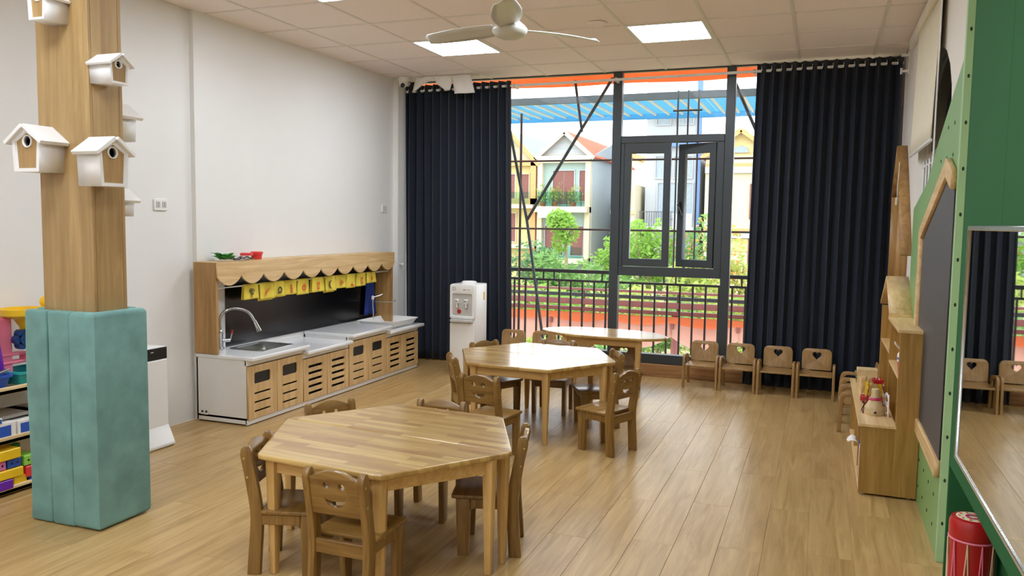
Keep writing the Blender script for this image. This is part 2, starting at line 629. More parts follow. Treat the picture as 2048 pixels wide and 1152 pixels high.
# ceiling: slab, tee bars and tiles
cl = tag(BX('ceiling', 'void', None, XL2, XR, YB, YF+.05, ZC+.03, ZC+.1), kind='structure')
gx = []
v = -3.27
while v > XL2: v -= .604
v += .604
while v < XR:
    gx.append(v); v += .604
gy = []
v = 6.085
while v > YB: v -= .628
v += .628
while v < YF-.05:
    gy.append(v); v += .628
xs = [XL2]+gx+[XR]
ys = [YB]+gy+[YF+.05]
LIGHTCELLS = set()
def cell(xc, yc):
    ix = max(k for k in range(len(xs)-1) if xs[k] <= xc)
    iy = max(k for k in range(len(ys)-1) if ys[k] <= yc)
    return ix, iy
lights = []
for yc in (6.4, 4.5, 2.0, .1, -1.8):
    for xc in (-2.97, -1.03):
        cc = cell(xc, yc)
        LIGHTCELLS.add(cc); lights.append(cc)
tm_cache = {}
MISSING = cell(-3.75, 7.7)
for ix in range(len(xs)-1):
    for iy in range(len(ys)-1):
        if (ix, iy) in LIGHTCELLS: continue
        a0, a1, b0, b1 = xs[ix], xs[ix+1], ys[iy], ys[iy+1]
        key = (round(a1-a0, 3), round(b1-b0, 3))
        if key not in tm_cache:
            mm = MB().box(-(a1-a0)/2+.006, (a1-a0)/2-.006, -(b1-b0)/2+.006, (b1-b0)/2-.006, 0, .02, .002)
            o = mm.build('ceiling_tile', 'tile')
            tm_cache[key] = o.data
            bpy.data.objects.remove(o)
        p = bpy.data.objects.new('ceiling_tile', tm_cache[key])
        COL.objects.link(p)
        p.location = ((a0+a1)/2, (b0+b1)/2, ZC+.004)
        p.parent = cl
for v in gx:
    BX('tee_bar', 'tee', cl, v-.011, v+.011, YB, YF, ZC-.002, ZC+.004)
for k, v in enumerate(gy):
    BX('tee_bar', 'tee', cl, XL2, XR, v-.011, v+.011, ZC-.001, ZC+.0045)
LNAMES = ['square led panel in the ceiling nearest the left curtain', 'square led panel in the ceiling right of the fan, nearest the right curtain']
for k, (ix, iy) in enumerate(lights):
    a0, a1, b0, b1 = xs[ix]+.012, xs[ix+1]-.012, ys[iy]+.012, ys[iy+1]-.012
    lab = LNAMES[k] if k < 2 else 'square led ceiling panel overhead, out of view behind the fan'
    e = E('ceiling_light', ((a0+a1)/2, (b0+b1)/2, ZC), 0, lab, 'ceiling light', 'led panels set into the ceiling grid')
    hx, hy = (a1-a0)/2, (b1-b0)/2
    MB().plate([rrect(-hx, hx, -hy, hy, .004, 1), rrect(-hx+.016, hx-.016, -hy+.016, hy-.016, .004, 1)], .016, T(0, 0, .002)).build('frame', 'white', e)
    BX('diffuser', 'panel', e, -hx+.016, hx-.016, -hy+.016, hy-.016, -.003, .006)

# ------------------------------------------------------------------ front window
W1 = E('window_1', (0, 7.93, 0), 0, kind='structure')
def wbar(name, x0, x1, z0, z1, y0=-.04, y1=.04, par=W1, mat='frame'):
    return BX(name, mat, par, x0, x1, y0, y1, z0, z1, .004)
wbar('jamb', -4.215, -4.15, 0.122, ZC)
wbar('jamb', .54, .60, 0.122, ZC)
wbar('mullion', -1.972, -1.882, .215, ZC)
wbar('mullion', -.886, -.802, .215, ZC)
wbar('bottom_rail', -4.15, .54, .122, .215, -.045, .045)
wbar('top_rail', -4.15, .54, 2.972, ZC, -.03, .03)
wbar('transom', -1.882, -.886, 2.285, 2.355, -.035, .035)
wbar('transom', -1.882, -.886, .985, 1.075, -.035, .035)
wbar('casement_jamb', -1.882, -1.845, 1.075, 2.285, -.03, .03)
wbar('casement_jamb', -.955, -.886, 1.075, 2.285, -.03, .03)
for x0, x1, z0, z1 in ((-4.15, -1.972, .215, 2.962), (-1.882, -.886, 2.355, 2.962), (-1.882, -.886, .215, .985), (-.802, .54, .215, 2.962)):
    BX('pane', 'glass', W1, x0, x1, -.004, .004, z0, z1)
def sash(hx, width, ang, side):
    s = E('sash', (hx, 0, 0), ang)
    s.parent = W1
    x0, x1 = (0, width) if side > 0 else (-width, 0)
    st = .066
    MB().plate([[(x0, 1.08), (x1, 1.08), (x1, 2.28), (x0, 2.28)], [(x0+st, 1.155), (x1-st, 1.155), (x1-st, 2.185), (x0+st, 2.185)]], .055, XZ, .004).build('sash_frame', 'frame', s)
    BX('pane', 'glass', s, x0+st, x1-st, -.004, .004, 1.155, 2.185)
    return s
sash(-1.845, .455, 0, 1)
s2 = sash(-.955, .405, math.radians(-22), -1)
MB().box(-.385, -.36, -.05, -.028, 1.60, 1.72, .004).tube([(-.372, -.045, 1.69), (-.372, -.075, 1.69), (-.35, -.08, 1.66), (-.315, -.08, 1.58)], .008).build('handle', 'black', s2)

# ------------------------------------------------------------------ right wall window (arched) with grille
W2 = E('window_2', (.70, 0, 0), 0, kind='structure')
RO2 = arch_open(4.96, 6.41, .89, 2.12)
MB().plate([arch_open(4.92, 6.45, .85, 2.12), RO2], .05, YZ).build('frame', 'white', W2)
MB().plate([RO2], .008, YZ).build('pane', plain('dim_glass', '#39464d', .08, var=.05), W2)
BX('transom', 'white', W2, -.03, .03, 4.96, 6.41, 1.96, 2.01)
BX('mullion', 'white', W2, -.03, .03, 5.66, 5.71, .89, 1.96)
for k in range(9):
    yy = 5.05+k*.16
    MB().cyl((-.05, yy, .9), (-.05, yy, 1.96), .009, n=8).build('grille_bar', 'white', W2)
for zz in (1.25, 1.92):
    MB().cyl((-.05, 4.96, zz), (-.05, 6.41, zz), .009, n=8).build('grille_rail', 'white', W2)

# ================================================================== COLUMN, PADS, BIRDHOUSES
CX0, CX1, CY0, CY1 = -3.53, -3.20, 2.85, 3.045
col_e = E('wooden_column', ((CX0+CX1)/2, (CY0+CY1)/2, 0), 0, 'tall oak-clad square column with white birdhouses mounted on it', 'column')
cx, cy = col_e.location.x, col_e.location.y
hw, hd = (CX1-CX0)/2, (CY1-CY0)/2
BX('core', 'oak', col_e, -hw+.02, hw-.02, -hd+.02, hd-.02, 0, ZC)
BX('cladding_board', 'colwood', col_e, -hw, hw, -hd, -hd+.02, 0, ZC, .003)
BX('cladding_board', 'colwood', col_e, -hw, hw, hd-.02, hd, 0, ZC, .003)
BX('cladding_board', 'colwood', col_e, hw-.02, hw, -hd+.021, hd-.021, 0, ZC, .003)
BX('cladding_board', 'colwood', col_e, -hw, -hw+.02, -hd+.021, hd-.021, 0, ZC, .003)

wrap = E('column_padding', (cx, cy, 0), 0, 'teal velvet foam padding wrapped around the foot of the oak column', 'padding')
def soft_pad(x0, x1, y0, y1, z0, z1, seed):
    """foam panel with soft rounded edges and slightly wavy sides"""
    m = MB()
    b = bmesh.new()
    bmesh.ops.create_cube(b, size=1)
    for v in b.verts:
        v.co = Vector(((x0+x1)/2+v.co.x*(x1-x0), (y0+y1)/2+v.co.y*(y1-y0), (z0+z1)/2+v.co.z*(z1-z0)))
    bmesh.ops.bevel(b, geom=list(b.edges), offset=.012, segments=3, profile=.5, affect='EDGES')
    for k in range(1, 14):
        z = z0+(z1-z0)*k/14
        g = list(b.verts)+list(b.edges)+list(b.faces)
        bmesh.ops.bisect_plane(b, geom=g, plane_co=(0, 0, z), plane_no=(0, 0, 1))
    for v in b.verts:
        v.co.x += .0035*math.sin(v.co.z*7+seed)
        v.co.y += .002*math.sin(v.co.z*5+seed*2)
    m._join(b)
    return m
P = .062
pw = (2*hw+2*P)/3.12
for k in range(2):
    soft_pad(-hw-P+k*pw+.002, -hw-P+(k+1)*pw-.002, -hd-P, -hd-.001, .004, 1.045, k*1.7).build('foam_panel', 'teal', wrap, True)
xa = -hw-P+2*pw+.004
MB().plate([[(xa, -hd-P), (hw+P, -hd-P), (hw+P, hd+P-.006), (hw+.001, hd+P-.006), (hw+.001, -hd-.001), (xa, -hd-.001)]], 1.044, T(0, 0, .526), .024, 4).build('folded_foam_panel', 'teal', wrap, True)
soft_pad(-hw-P, -hw-.001, -hd+.002, hd+P-.006, .004, 1.048, 6).build('foam_panel', 'teal', wrap, True)
soft_pad(-hw+.002, hw-.002, hd+.001, hd+P, .004, 1.048, 7).build('foam_panel', 'teal', wrap, True)

def birdhouse(loc, rz, wd, h, d, label):
    """local: back plate on y=0 plane, house sticks out to -y; width wd, wall height h, depth d"""
    e = E('birdhouse', loc, rz, label, 'birdhouse', 'white birdhouses on the column')
    a = wd/2
    ap = h+a*.72
    f = .014*wd/.18
    shape = [(-a*.9, 0), (a*.9, 0), (a, h), (0, ap), (-a, h)]
    inner = [(-a*.9+f*1.2, f*1.2), (a*.9-f*1.2, f*1.2), (a-f*1.2, h), (0, ap-f*1.6), (-a+f*1.2, h)]
    MB().plate([shape, inner], d, T(0, -d/2, 0) @ XZ).build('body', 'white', e)
    hr = wd*.14
    MB().plate([inner, circ(0, h*1.0, hr, 18)], .012, T(0, -d+.018, 0) @ XZ).build('front_panel', 'birdwood', e)
    MB().plate([circ(0, h*1.0, hr+.004, 18), circ(0, h*1.0, hr, 18)], .022, T(0, -d+.016, 0) @ XZ).build('hole_rim', 'white', e)
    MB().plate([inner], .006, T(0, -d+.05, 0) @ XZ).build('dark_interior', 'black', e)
    ov = .20*wd
    th = .018*wd/.18+.002
    for sgn in (-1, 1):
        ang = math.atan2(ap-h, a)
        L = math.hypot(a, ap-h)+ov*.8
        M = T(0, 0, ap) @ Matrix.Rotation(sgn*ang, 4, 'Y')
        if sgn > 0:
            MB().box(0, L, -d-.02, 0, 0, th, .002, M=M).build('roof_board', 'white', e)
        else:
            MB().box(-L, 0, -d-.02, 0, 0, th, .002, M=M).build('roof_board', 'white', e)
    return e
birdhouse((-3.447, CY0, 1.70), 0, .175, .14, .135, 'white birdhouse facing the room on the left front face of the column')
birdhouse((-3.365, CY0, 2.385), 0, .105, .10, .125, 'topmost birdhouse on the column, cut off by the picture edge')
birdhouse((CX1, 2.855, 1.637), PI/2, .165, .155, .14, 'large birdhouse on the right face of the column, just above the middle')
birdhouse((CX1, 2.91, 2.112), PI/2, .112, .09, .13, 'small birdhouse high on the right face of the column')
birdhouse((-3.33, CY1, 1.875), PI, .16, .12, .13, 'birdhouse on the back of the column, only its white edge showing high up')
birdhouse((-3.335, CY1, 1.50), PI, .14, .08, .12, 'lowest birdhouse on the back of the column, mostly hidden behind it')
for c in COL.objects:
    pass

# ================================================================== PLAY KITCHEN
KY = [4.675, 5.338, 6.004, 6.655, 7.30]
KXB, KXF = -4.265, -3.80
KLAB = ['play kitchen cabinet with the sink, nearest the column', 'low play kitchen cabinet with slatted doors beside the sink',
        'play kitchen cabinet with oven windows under the raised worktop', 'slatted play kitchen cabinet at the curtain end under the white tray']
KH = [.475, .425, .475, .425]
for u in range(4):
    y0, y1 = KY[u]+.002, KY[u+1]-.002
    e = E('play_kitchen_cabinet', ((KXB+KXF)/2, (y0+y1)/2, 0), 0, KLAB[u], 'cabinet', 'play kitchen cabinets along the left wall')
    yc = (y0+y1)/2
    hx = (KXF-KXB)/2
    hy = (y1-y0)/2
    H = KH[u]
    mb = MB().box(-hx, hx-.02, -hy, -hy+.018, .012, H).box(-hx, hx-.02, hy-.018, hy, .012, H).box(-hx, -hx+.012, -hy, hy, .012, H).box(-hx, hx-.02, -hy, hy, .04, .055)
    mb.build('carcass', 'white', e)
    BX('plinth', 'white', e, hx-.028, hx-.012, -hy, hy, .008, .042)
    BX('top_rail', 'white', e, hx-.03, hx-.006, -hy, hy, H-.035, H)
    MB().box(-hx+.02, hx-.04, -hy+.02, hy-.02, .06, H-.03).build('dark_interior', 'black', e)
    for k in range(2):
        a0 = -hy+k*hy+.004
        a1 = a0+hy-.006
        z0, z1 = .045, H-.042
        w_ = a1-a0
        loops = [[(a0, z0), (a1, z0), (a1, z1), (a0, z1)]]
        if u in (0, 2):
            loops.append(rrect(a0+.065, a1-.075, z1-.135, z1-.052, .015, 3))
            for q in range(3):
                zz = z1-.205-q*.066
                loops.append([(a0+.065, zz-.007), (a1-.075, zz-.007), (a1-.075, zz+.007), (a0+.065, zz+.007)])
        else:
            for q in range(5):
                zz = z1-.068-q*.054
                loops.append([(a0+.065, zz-.011), (a1-.065, zz-.011), (a1-.065, zz+.011), (a0+.065, zz+.011)])
        d = MB().plate(loops, .018, T(hx-.009, 0, 0) @ YZ, .0012, 1).build('door', 'lightwood', e)
        if u in (0, 2):
            BX('oven_window', MT['black'], d, hx-.016, hx-.010, a0+.06, a1-.07, z1-.14, z1-.047)
    for sx in (-hx+.03, hx-.05):
        for sy in (-hy+.04, hy-.04):
            MB().cyl((sx, sy, 0), (sx, sy, .013), .014, n=10).build('foot', 'greyplastic', e)
    if u == 0:
        o = MB().plate([rrect(-.035, .035, -.022, .022, .004, 2)], .006, T(-hx+.07, -hy-.003, .075) @ XZ).build('power_socket', 'whiteplastic', e)
        for dx in (-.018, .018):
            MB().plate([circ(dx, 0, .009, 8)], .002, T(-hx+.07, -hy-.007, .075) @ XZ).build('socket_hole', 'black', o)
# worktops
WL = ['white worktop around the steel sink', 'lower white worktop between sink and raised top', 'raised plain white worktop in the middle of the play kitchen', 'white worktop at the curtain end carrying the tray']
for u in range(4):
    y0, y1 = KY[u]-(.0 if u else .004), KY[u+1]+.028
    z = KH[u]
    if u == 3: y1 = 7.345
    if u in (1, 3): y0 = KY[u]+.004; y1 = (KY[u+1]-.004 if u == 1 else 7.345)
    outer = rrect(KXB, -3.752, y0, y1, .006, 2)
    lp = [outer]
    if u == 0:
        lp.append(rrect(-4.165, -3.88, 4.93, 5.30, .04, 4))
    o = MB().plate(lp, .03, T(0, 0, z+.0155), .006, 2).build('worktop', 'counter', None)
    tag(o, WL[u], 'worktop', 'worktops of the play kitchen')
# sink
sk = E('sink', (-4.02, 5.115, .506), 0, 'rectangular stainless steel drop-in sink in the nearest worktop', 'sink')
MB().plate([rrect(-.16, .155, -.20, .20, .03, 4), rrect(-.13, .125, -.17, .17, .05, 5)], .006, T(0, 0, .003), .002).build('rim', 'steel', sk, True)
def bowl(u_, v_):
    lo = rrect(-.13, .125, -.17, .17, .05, 5)
    a = u_*len(lo)
    p = lo[int(a) % len(lo)]
    s_ = 1-.18*v_**3
    return Vector((p[0]*s_, p[1]*s_, .004-.088*min(1, v_*1.15)))
m = MB().grid(bowl, 24, 7, True)
m.plate([rrect(-.107, .103, -.14, .14, .04, 5)], .002, T(0, 0, -.085))
m.build('bowl', 'steel', sk, True)
MB().lathe([(0, -.079), (.022, -.079), (.026, -.082)], n=16).build('drain', 'chrome', sk)
# faucet
fa = E('kitchen_faucet', (-4.205, 4.865, .506), 0, 'tall chrome gooseneck tap with red-tipped lever behind the sink', 'faucet')
MB().lathe([(0, 0), (.028, 0), (.028, .012), (.02, .02), (.019, .12), (.022, .125), (.022, .14), (.014, .15), (0, .15)], n=16).build('body', 'chrome', fa, True)
pts = smooth_path([(0, 0, .14), (-.002, -.003, .23), (.015, .03, .285), (.045, .11, .305), (.085, .21, .27), (.105, .265, .19)], 6)
MB().tube(pts, .0125, 10).build('spout', 'chrome', fa, True)
MB().cyl((.104, .262, .20), (.118, .30, .115), .014, .022, 14).build('spray_head', 'chrome', fa, True)
lv = MB().cyl((0, .0, .07), (.05, .05, .07), .014, n=12).cyl((.05, .05, .07), (.055, .062, .12), .006, .005, 8).build('lever', 'chrome', fa, True)
MB().cyl((.055, .062, .118), (.056, .066, .145), .007, .008, 8).build('lever_tip', 'red', lv, True)

# hood / canopy surround
hd_e = E('play_kitchen_hood', (-4.16, 5.95, 0), 0, 'oak surround over the play kitchen with a scalloped awning front', 'hood')
def L(px, py, pz): return (px+4.16, py-5.95, pz)
BX('side_panel', 'oak', hd_e, -.108, .095, 4.662-5.95, 4.690-5.95, .507, 1.176, .002)
BX('side_panel', 'oak', hd_e, -.108, .095, 7.222-5.95, 7.248-5.95, .462, 1.176, .002)
BX('top_board', 'lightwoodh', hd_e, -.108, .098, 4.690-5.95, 7.222-5.95, 1.158, 1.178, .002)
N = 10
a0, a1 = 4.662-5.95, 7.248-5.95
sw = (a1-a0)/N
poly = [(a1, 1.178), (a0, 1.178)]
for k in range(N):
    for q in range(0, 13):
        if k and q == 0: continue
        t = q/12
        poly.append((a0+(k+t)*sw, 1.073-.07*math.sin(PI*t)**.75))
MB().plate([poly], .016, T(.106, 0, 0) @ YZ, .001, 1).build('scalloped_valance', 'lightwoodh', hd_e)
BX('back_panel', 'white', hd_e, -.107, -.101, 4.69-5.95, 4.985-5.95, .507, 1.158)
BX('backsplash', 'blackgloss', hd_e, -.107, -.099, 4.985-5.95, 7.222-5.95, .507, 1.158)
# towel rail
rail = tag(MB().cyl((-4.105, 4.692, .985), (-4.105, 7.22, .985), .005, n=8).build('towel_rail', 'whiteplastic', None, True), 'thin white rail holding the yellow towels under the hood', 'rail')
# towels
tw = [(5.005, 5.165, .118, 'd', 'tree', 'yellow towel at the sink end with a dark leafy print'),
      (5.19, 5.355, .132, 'o', 'carrot', 'yellow towel with a slanting orange carrot print, second from the sink'),
      (5.36, 5.505, .125, 'd', 'ring', 'yellow towel with a dark round print, third from the sink'),
      (5.51, 5.665, .12, 'o', 'bottle', 'yellow towel with an upright orange bottle print'),
      (5.685, 5.84, .132, 'o', 'apple', 'yellow towel with a round orange fruit print, fifth from the sink'),
      (5.885, 6.06, .128, 'o', 'jar', 'yellow towel with an orange jar-like print in the middle of the row'),
      (6.085, 6.24, .135, 'd', 'moon', 'yellow towel with a dark crescent print'),
      (6.25, 6.42, .12, 'o', 'sun', 'yellow towel with a round orange sun print'),
      (6.44, 6.59, .13, 'o', 'cherry', 'crumpled yellow towel with an orange print near its lower hem'),
      (6.61, 6.765, .125, 'o', 'box', 'yellow towel with an orange box print, second from the curtain end'),
      (6.79, 6.95, .105, 'o', 'drop', 'short yellow towel with a drop print at the curtain end')]
def emblem(kind, m, x0, s):
    M = lambda: T(x0, 0, 0) @ YZ
    t_ = .0012
    if kind == 'ring': m.plate([circ(0, 0, s, 16), circ(0, 0, s*.6, 12)], t_, M()); m.plate([[(-s*1.2, -s), (-s*.5, -s), (-s*.6, -s*.6)]], t_, M())
    elif kind == 'moon':
        o = [(s*1.3*math.cos(a)*.8, s*1.3*math.sin(a)) for a in [math.radians(60+k*24) for k in range(11)]]
        o += [(s*1.1*math.cos(a)*.6+s*.25, s*1.1*math.sin(a)) for a in [math.radians(290-k*22) for k in range(11)]]
        m.plate([o], t_, M())
    elif kind == 'carrot':
        m.plate([[(-s, -s*1.2), (-s*.2, -s*.3), (s*.6, s*.6), (s*.1, s*.8), (-s*.8, 0)]], t_, M()); m.plate([[(s*.5, s*.8), (s*1.1, s*1.4), (s*.9, s*.6)]], t_, M())
    elif kind == 'tree':
        for dx, dz, r in ((-.6, .7, .45), (.1, .9, .4), (.7, .6, .42), (-.2, .1, .4), (.4, -.3, .35)):
            m.plate([circ(dx*s, dz*s, r*s, 9), circ(dx*s, dz*s, r*s*.5, 7)], t_, M())
        m.plate([[(-.15*s, -1.3*s), (.1*s, -1.3*s), (.1*s, -.3*s), (-.15*s, -.3*s)]], t_, M())
    elif kind == 'bottle': m.plate([[(-s*.5, -s*1.3), (s*.5, -s*1.3), (s*.45, 0), (s*.2, s*.5), (s*.2, s*1.2), (-s*.2, s*1.2), (-s*.2, s*.5), (-s*.45, 0)], circ(0, -s*.6, s*.25, 8)], t_, M())
    elif kind == 'apple': m.plate([circ(0, 0, s, 14), circ(0, 0, s*.55, 10)], t_, M()); m.plate([[(0, s*.9), (s*.8, s*1.5), (s*.6, s*.9)]], t_, M())
    elif kind in ('jar', 'box'): m.plate([rrect(-s*.6, s*.6, -s*1.1, s*1.1, s*.15, 2), rrect(-s*.35, s*.35, -s*.7, s*.5, s*.1, 2)], t_, M())
    elif kind == 'sun':
        m.plate([circ(0, 0, s*.7, 12), circ(0, 0, s*.35, 8)], t_, M())
        for k in range(3): m.plate([circ(s*math.cos(k*2.1), s*math.sin(k*2.1), s*.2, 6)], t_, M())
    elif kind == 'cherry': m.plate([circ(-s*.4, 0, s*.45, 9)], t_, M()); m.plate([circ(s*.4, -s*.2, s*.45, 9)], t_, M()); m.plate([[(-s*.4, s*.3), (s*.3, s*1.1), (0, s*.5)]], t_, M())
    else: m.plate([[(0, s*1.2), (s*.5, -s*.2), (0, -s*.8), (-s*.5, -s*.2)]], t_, M())
for k, (y0, y1, h, colr, kind, lab) in enumerate(tw):
    yc = (y0+y1)/2
    e = E('hand_towel', (-4.105, yc, .985), 0, lab, 'towel', 'yellow towels on the kitchen rail')
    hw_ = (y1-y0)/2
    ph = k*1.3
    def tf(u_, v_, hw_=hw_, h=h, ph=ph):
        # v 0 front hem .. 1 back hem over the rail
        a = (v_-.5)*2
        s_ = abs(a)
        z = .0085-h*max(0, s_-.05)/.95
        xx = (.007 if a < 0 else -.007)*min(1, s_/.07)
        fl_ = 1+.10*s_
        yy = (u_-.5)*2*hw_*fl_+.006*math.sin(ph)*s_
        xx += (.006*math.sin(u_*7+ph)*s_)*(1 if a < 0 else .3)
        if a > 0: z -= .012*s_*math.sin(ph)
        return Vector((xx+ (.004*s_ if a < 0 else -.004*s_), yy, z))
    MB().grid(tf, 9, 21).build('cloth', 'towel', e, True, solid=.0025)
    mm = MB()
    emblem(kind, mm, .0, .028)
    o = mm.build('print', 'printdark' if colr == 'd' else 'printorange', e)
    o.location = (.0195, 0, -h*(.5 if kind != 'cherry' else .72))
# blue apron hanging at the far end
def ap(u_, v_):
    return Vector((-4.232+.01*math.sin(u_*9)*(.4+v_), 7.075+(u_-.5)*(.13+.10*v_), .935-.39*v_))
ao = MB().grid(ap, 14, 12).build('blue_apron', 'navycloth', None, True, solid=.004)
tag(ao, 'dark blue cloth hanging against the black backsplash at the far end', 'cloth')
# swing tap / hook rack
tp = E('swing_tap', (-4.19, 7.06, .462), 0, 'slim chrome tap stand with a long swing arm beside the white tray', 'tap')
MB().lathe([(0, 0), (.02, 0), (.014, .02), (.008, .04), (0, .04)], n=12).build('base', 'chrome', tp, True)
MB().tube(smooth_path([(0, 0, .03), (.004, .004, .10), (.0, .0, .20), (.005, .0, .235)], 5), .007, 8).build('stem', 'chrome', tp, True)
MB().tube(smooth_path([(0, 0, .225), (.1, .02, .222), (.2, .05, .222), (.225, .06, .24)], 5), .005, 8).build('arm', 'chrome', tp, True)
MB().tube([(0, 0, .262), (.04, .05, .275), (.06, .09, .29)], .004, 8).build('upper_arm', 'chrome', tp, True)
MB().sphere((0, 0, .255), .016, 2, (1, 1, 1.6)).build('joint', 'whiteplastic', tp, True)
# white tray
tr_e = E('plastic_tray', (-3.99, 7.02, .456), 0, 'white plastic dish tray on the far worktop', 'tray')
def trayf(u_, v_):
    lo = rrect(-.20, .20, -.27, .27, .05, 5)
    p = lo[int(u_*len(lo)) % len(lo)]
    prof = [(.80, .002), (.86, .012), (1.0, .062), (1.04, .066), (1.03, .060), (.97, .052), (.83, .012), (.5, .008)]
    q = prof[min(int(v_*7+.5), 7)]
    return Vector((p[0]*q[0], p[1]*q[0], q[1]))
m = MB().grid(trayf, 24, 8, True)
m.plate([[(p[0]*.8, p[1]*.8) for p in rrect(-.20, .20, -.27, .27, .05, 5)]], .004, T(0, 0, .006))
m.build('tray_body', 'whiteplastic', tr_e, True)
# things on the hood
def tub(loc, label, mat='redplastic', r=.042, h=.045):
    e = E('plastic_tub', loc, 0, label, 'tub', 'red tubs on the hood')
    MB().lathe([(0, 0), (r*.8, 0), (r*.95, h), (r*.9, h), (r*.76, .003), (0, .003)], n=20).build('cup', 'clear' if mat == 'c' else mat, e, True)
    MB().lathe([(r*1.02, h-.002), (r*1.05, h-.002), (r*1.05, h+.014), (r*.9, h+.018), (0, h+.018)], n=20).build('lid', 'redplastic', e, True)
    return e
tub((-4.16, 5.12, 1.179), 'clear tub with a red lid on top of the kitchen hood', 'c', .048, .035)
tub((-4.16, 5.24, 1.179), 'red tub with a red lid on top of the kitchen hood', 'redplastic', .046, .042)
random.seed(3)
e = E('leafy_greens', (-4.16, 4.88, 1.179), 0, 'bunch of toy green leaves lying on the hood', 'greens')
e.scale = (1.2, 1.4, 1.25)
for k in range(16):
    a = random.uniform(0, 6.28); r = random.uniform(.0, .035)
    def lf(u_, v_, a=a, r=r, k=k):
        w_ = .016*math.sin(PI*v_)+.003
        d = Vector((math.cos(a), math.sin(a), 0)); n_ = Vector((-d.y, d.x, 0))
        return d*(r+v_*.05)+n_*((u_-.5)*2*w_)+Vector((0, 0, .008+.05*v_*(1-.55*v_)*(1+k % 3*.4)))
    MB().grid(lf, 3, 6).build('leaf', 'leafgreen', e, True, solid=.0015)
e = E('plastic_packet', (-4.09, 4.99, 1.179), .2, 'crinkled clear packet of toy cutlery on the hood', 'packet')
def pk(u_, v_):
    return Vector(((v_-.5)*.07, (u_-.5)*.24, .012+.012*math.sin(u_*13)*math.cos(v_*8)+.012*math.sin(PI*u_)))
MB().grid(pk, 24, 8).build('film', 'clear', e, True, solid=.001)
for k in range(6):
    MB().cyl((-.02+.008*k, -.09+.01*k, .008), (.01-.006*k, .08-.01*(k % 3), .010+.002*(k % 2)), .005, .008, 8).build('utensil', ['card', 'paper', 'greyplastic'][k % 3], e, True)

# wall fittings
def socket(loc, label, two=True):
    e = E('wall_socket', loc, 0, label, 'socket')
    MB().plate([rrect(-.062, .062, -.04, .04, .008, 3)], .012, T(.006, 0, 0) @ YZ, .003).build('plate', 'whiteplastic', e)
    for dy in (-.028, .028):
        MB().plate([rrect(dy-.018, dy+.018, -.022, .022, .004, 2)], .004, T(.013, 0, 0) @ YZ).build('insert', 'greyplastic', e)
        for dz in (-.008, .008):
            MB().plate([circ(dy, dz, .0032, 6)], .002, T(.016, 0, 0) @ YZ).build('slot', 'black', e)
    return e
socket((XL2, 4.40, 1.585), 'white double wall socket on the left wall between column and kitchen')
sw_ = E('light_switch', (XL, 7.42, 1.62), 0, 'small white wall switch above the far end of the kitchen hood', 'switch')
MB().plate([rrect(-.05, .05, -.04, .04, .006, 3)], .01, T(.005, 0, 0) @ YZ, .002).build('plate', 'whiteplastic', sw_)
for dy in (-.02, .02):
    MB().plate([rrect(dy-.014, dy+.014, -.025, .025, .003, 2)], .006, T(.011, 0, 0) @ YZ, .001).build('rocker', 'greyplastic', sw_)

# ================================================================== AIR PURIFIER
ap_e = E('air_purifier', (-4.09, 3.93, 0), 0, 'slim white air purifier with a black top panel behind the padded column', 'air purifier')
prof = [(-.13, 0), (.145, 0), (.16, .012), (.152, .03), (.115, .11), (.10, .14), (.095, .655), (-.11, .655)]
MB().plate([[(p[0], p[1]) for p in prof]], .36, Matrix(((1, 0, 0, 0), (0, 0, -1, 0), (0, 1, 0, 0), (0, 0, 0, 1))), .006).build('body', 'whiteplastic', ap_e)
BX('control_panel', 'black', ap_e, .085, .1015, -.178, .178, .575, .652, .003)
BX('front_panel', 'whiteplastic', ap_e, .09, .104, -.176, .176, .135, .572, .004)
MB().plate([rrect(-.03, .03, -.004, .004, .002, 2)], .001, T(.1045, -.09, .17) @ YZ).build('logo_mark', 'card', ap_e)
MB().plate([rrect(-.012, .012, -.003, .003, .001, 2)], .001, T(.102, .05, .628) @ YZ).build('display', 'greyplastic', ap_e)
MB().tube(smooth_path([(.0, .18, .02), (.03, .24, .006), (.0, .30, .006), (-.08, .26, .006), (-.12, .22, .006)], 6), .005, 6).build('power_cord', 'black', ap_e, True)

# ================================================================== TOY SHELF (left)
SX0, SX1, SY0, SY1 = -4.295, -4.0, 2.2, 3.42
ts = E('toy_shelf', ((SX0+SX1)/2, (SY0+SY1)/2, 0), 0, 'low open pine toy shelf behind the padded column', 'shelf')
sx, sy = (SX1-SX0)/2, (SY1-SY0)/2
for z in (.012, .282, .548):
    BX('shelf_board', 'pale', ts, -sx, sx, -sy, sy, z, z+.024, .003)
    BX('front_lip', 'pale', ts, sx-.018, sx, -sy, sy, z+.0, z+.038, .003)
for xx in (-sx+.025, sx-.045):
    for yy in (-sy+.03, sy-.06):
        BX('post', 'pale', ts, xx, xx+.03, yy, yy+.04, .0, .572, .003)
ZS = [.037, .307, .573]
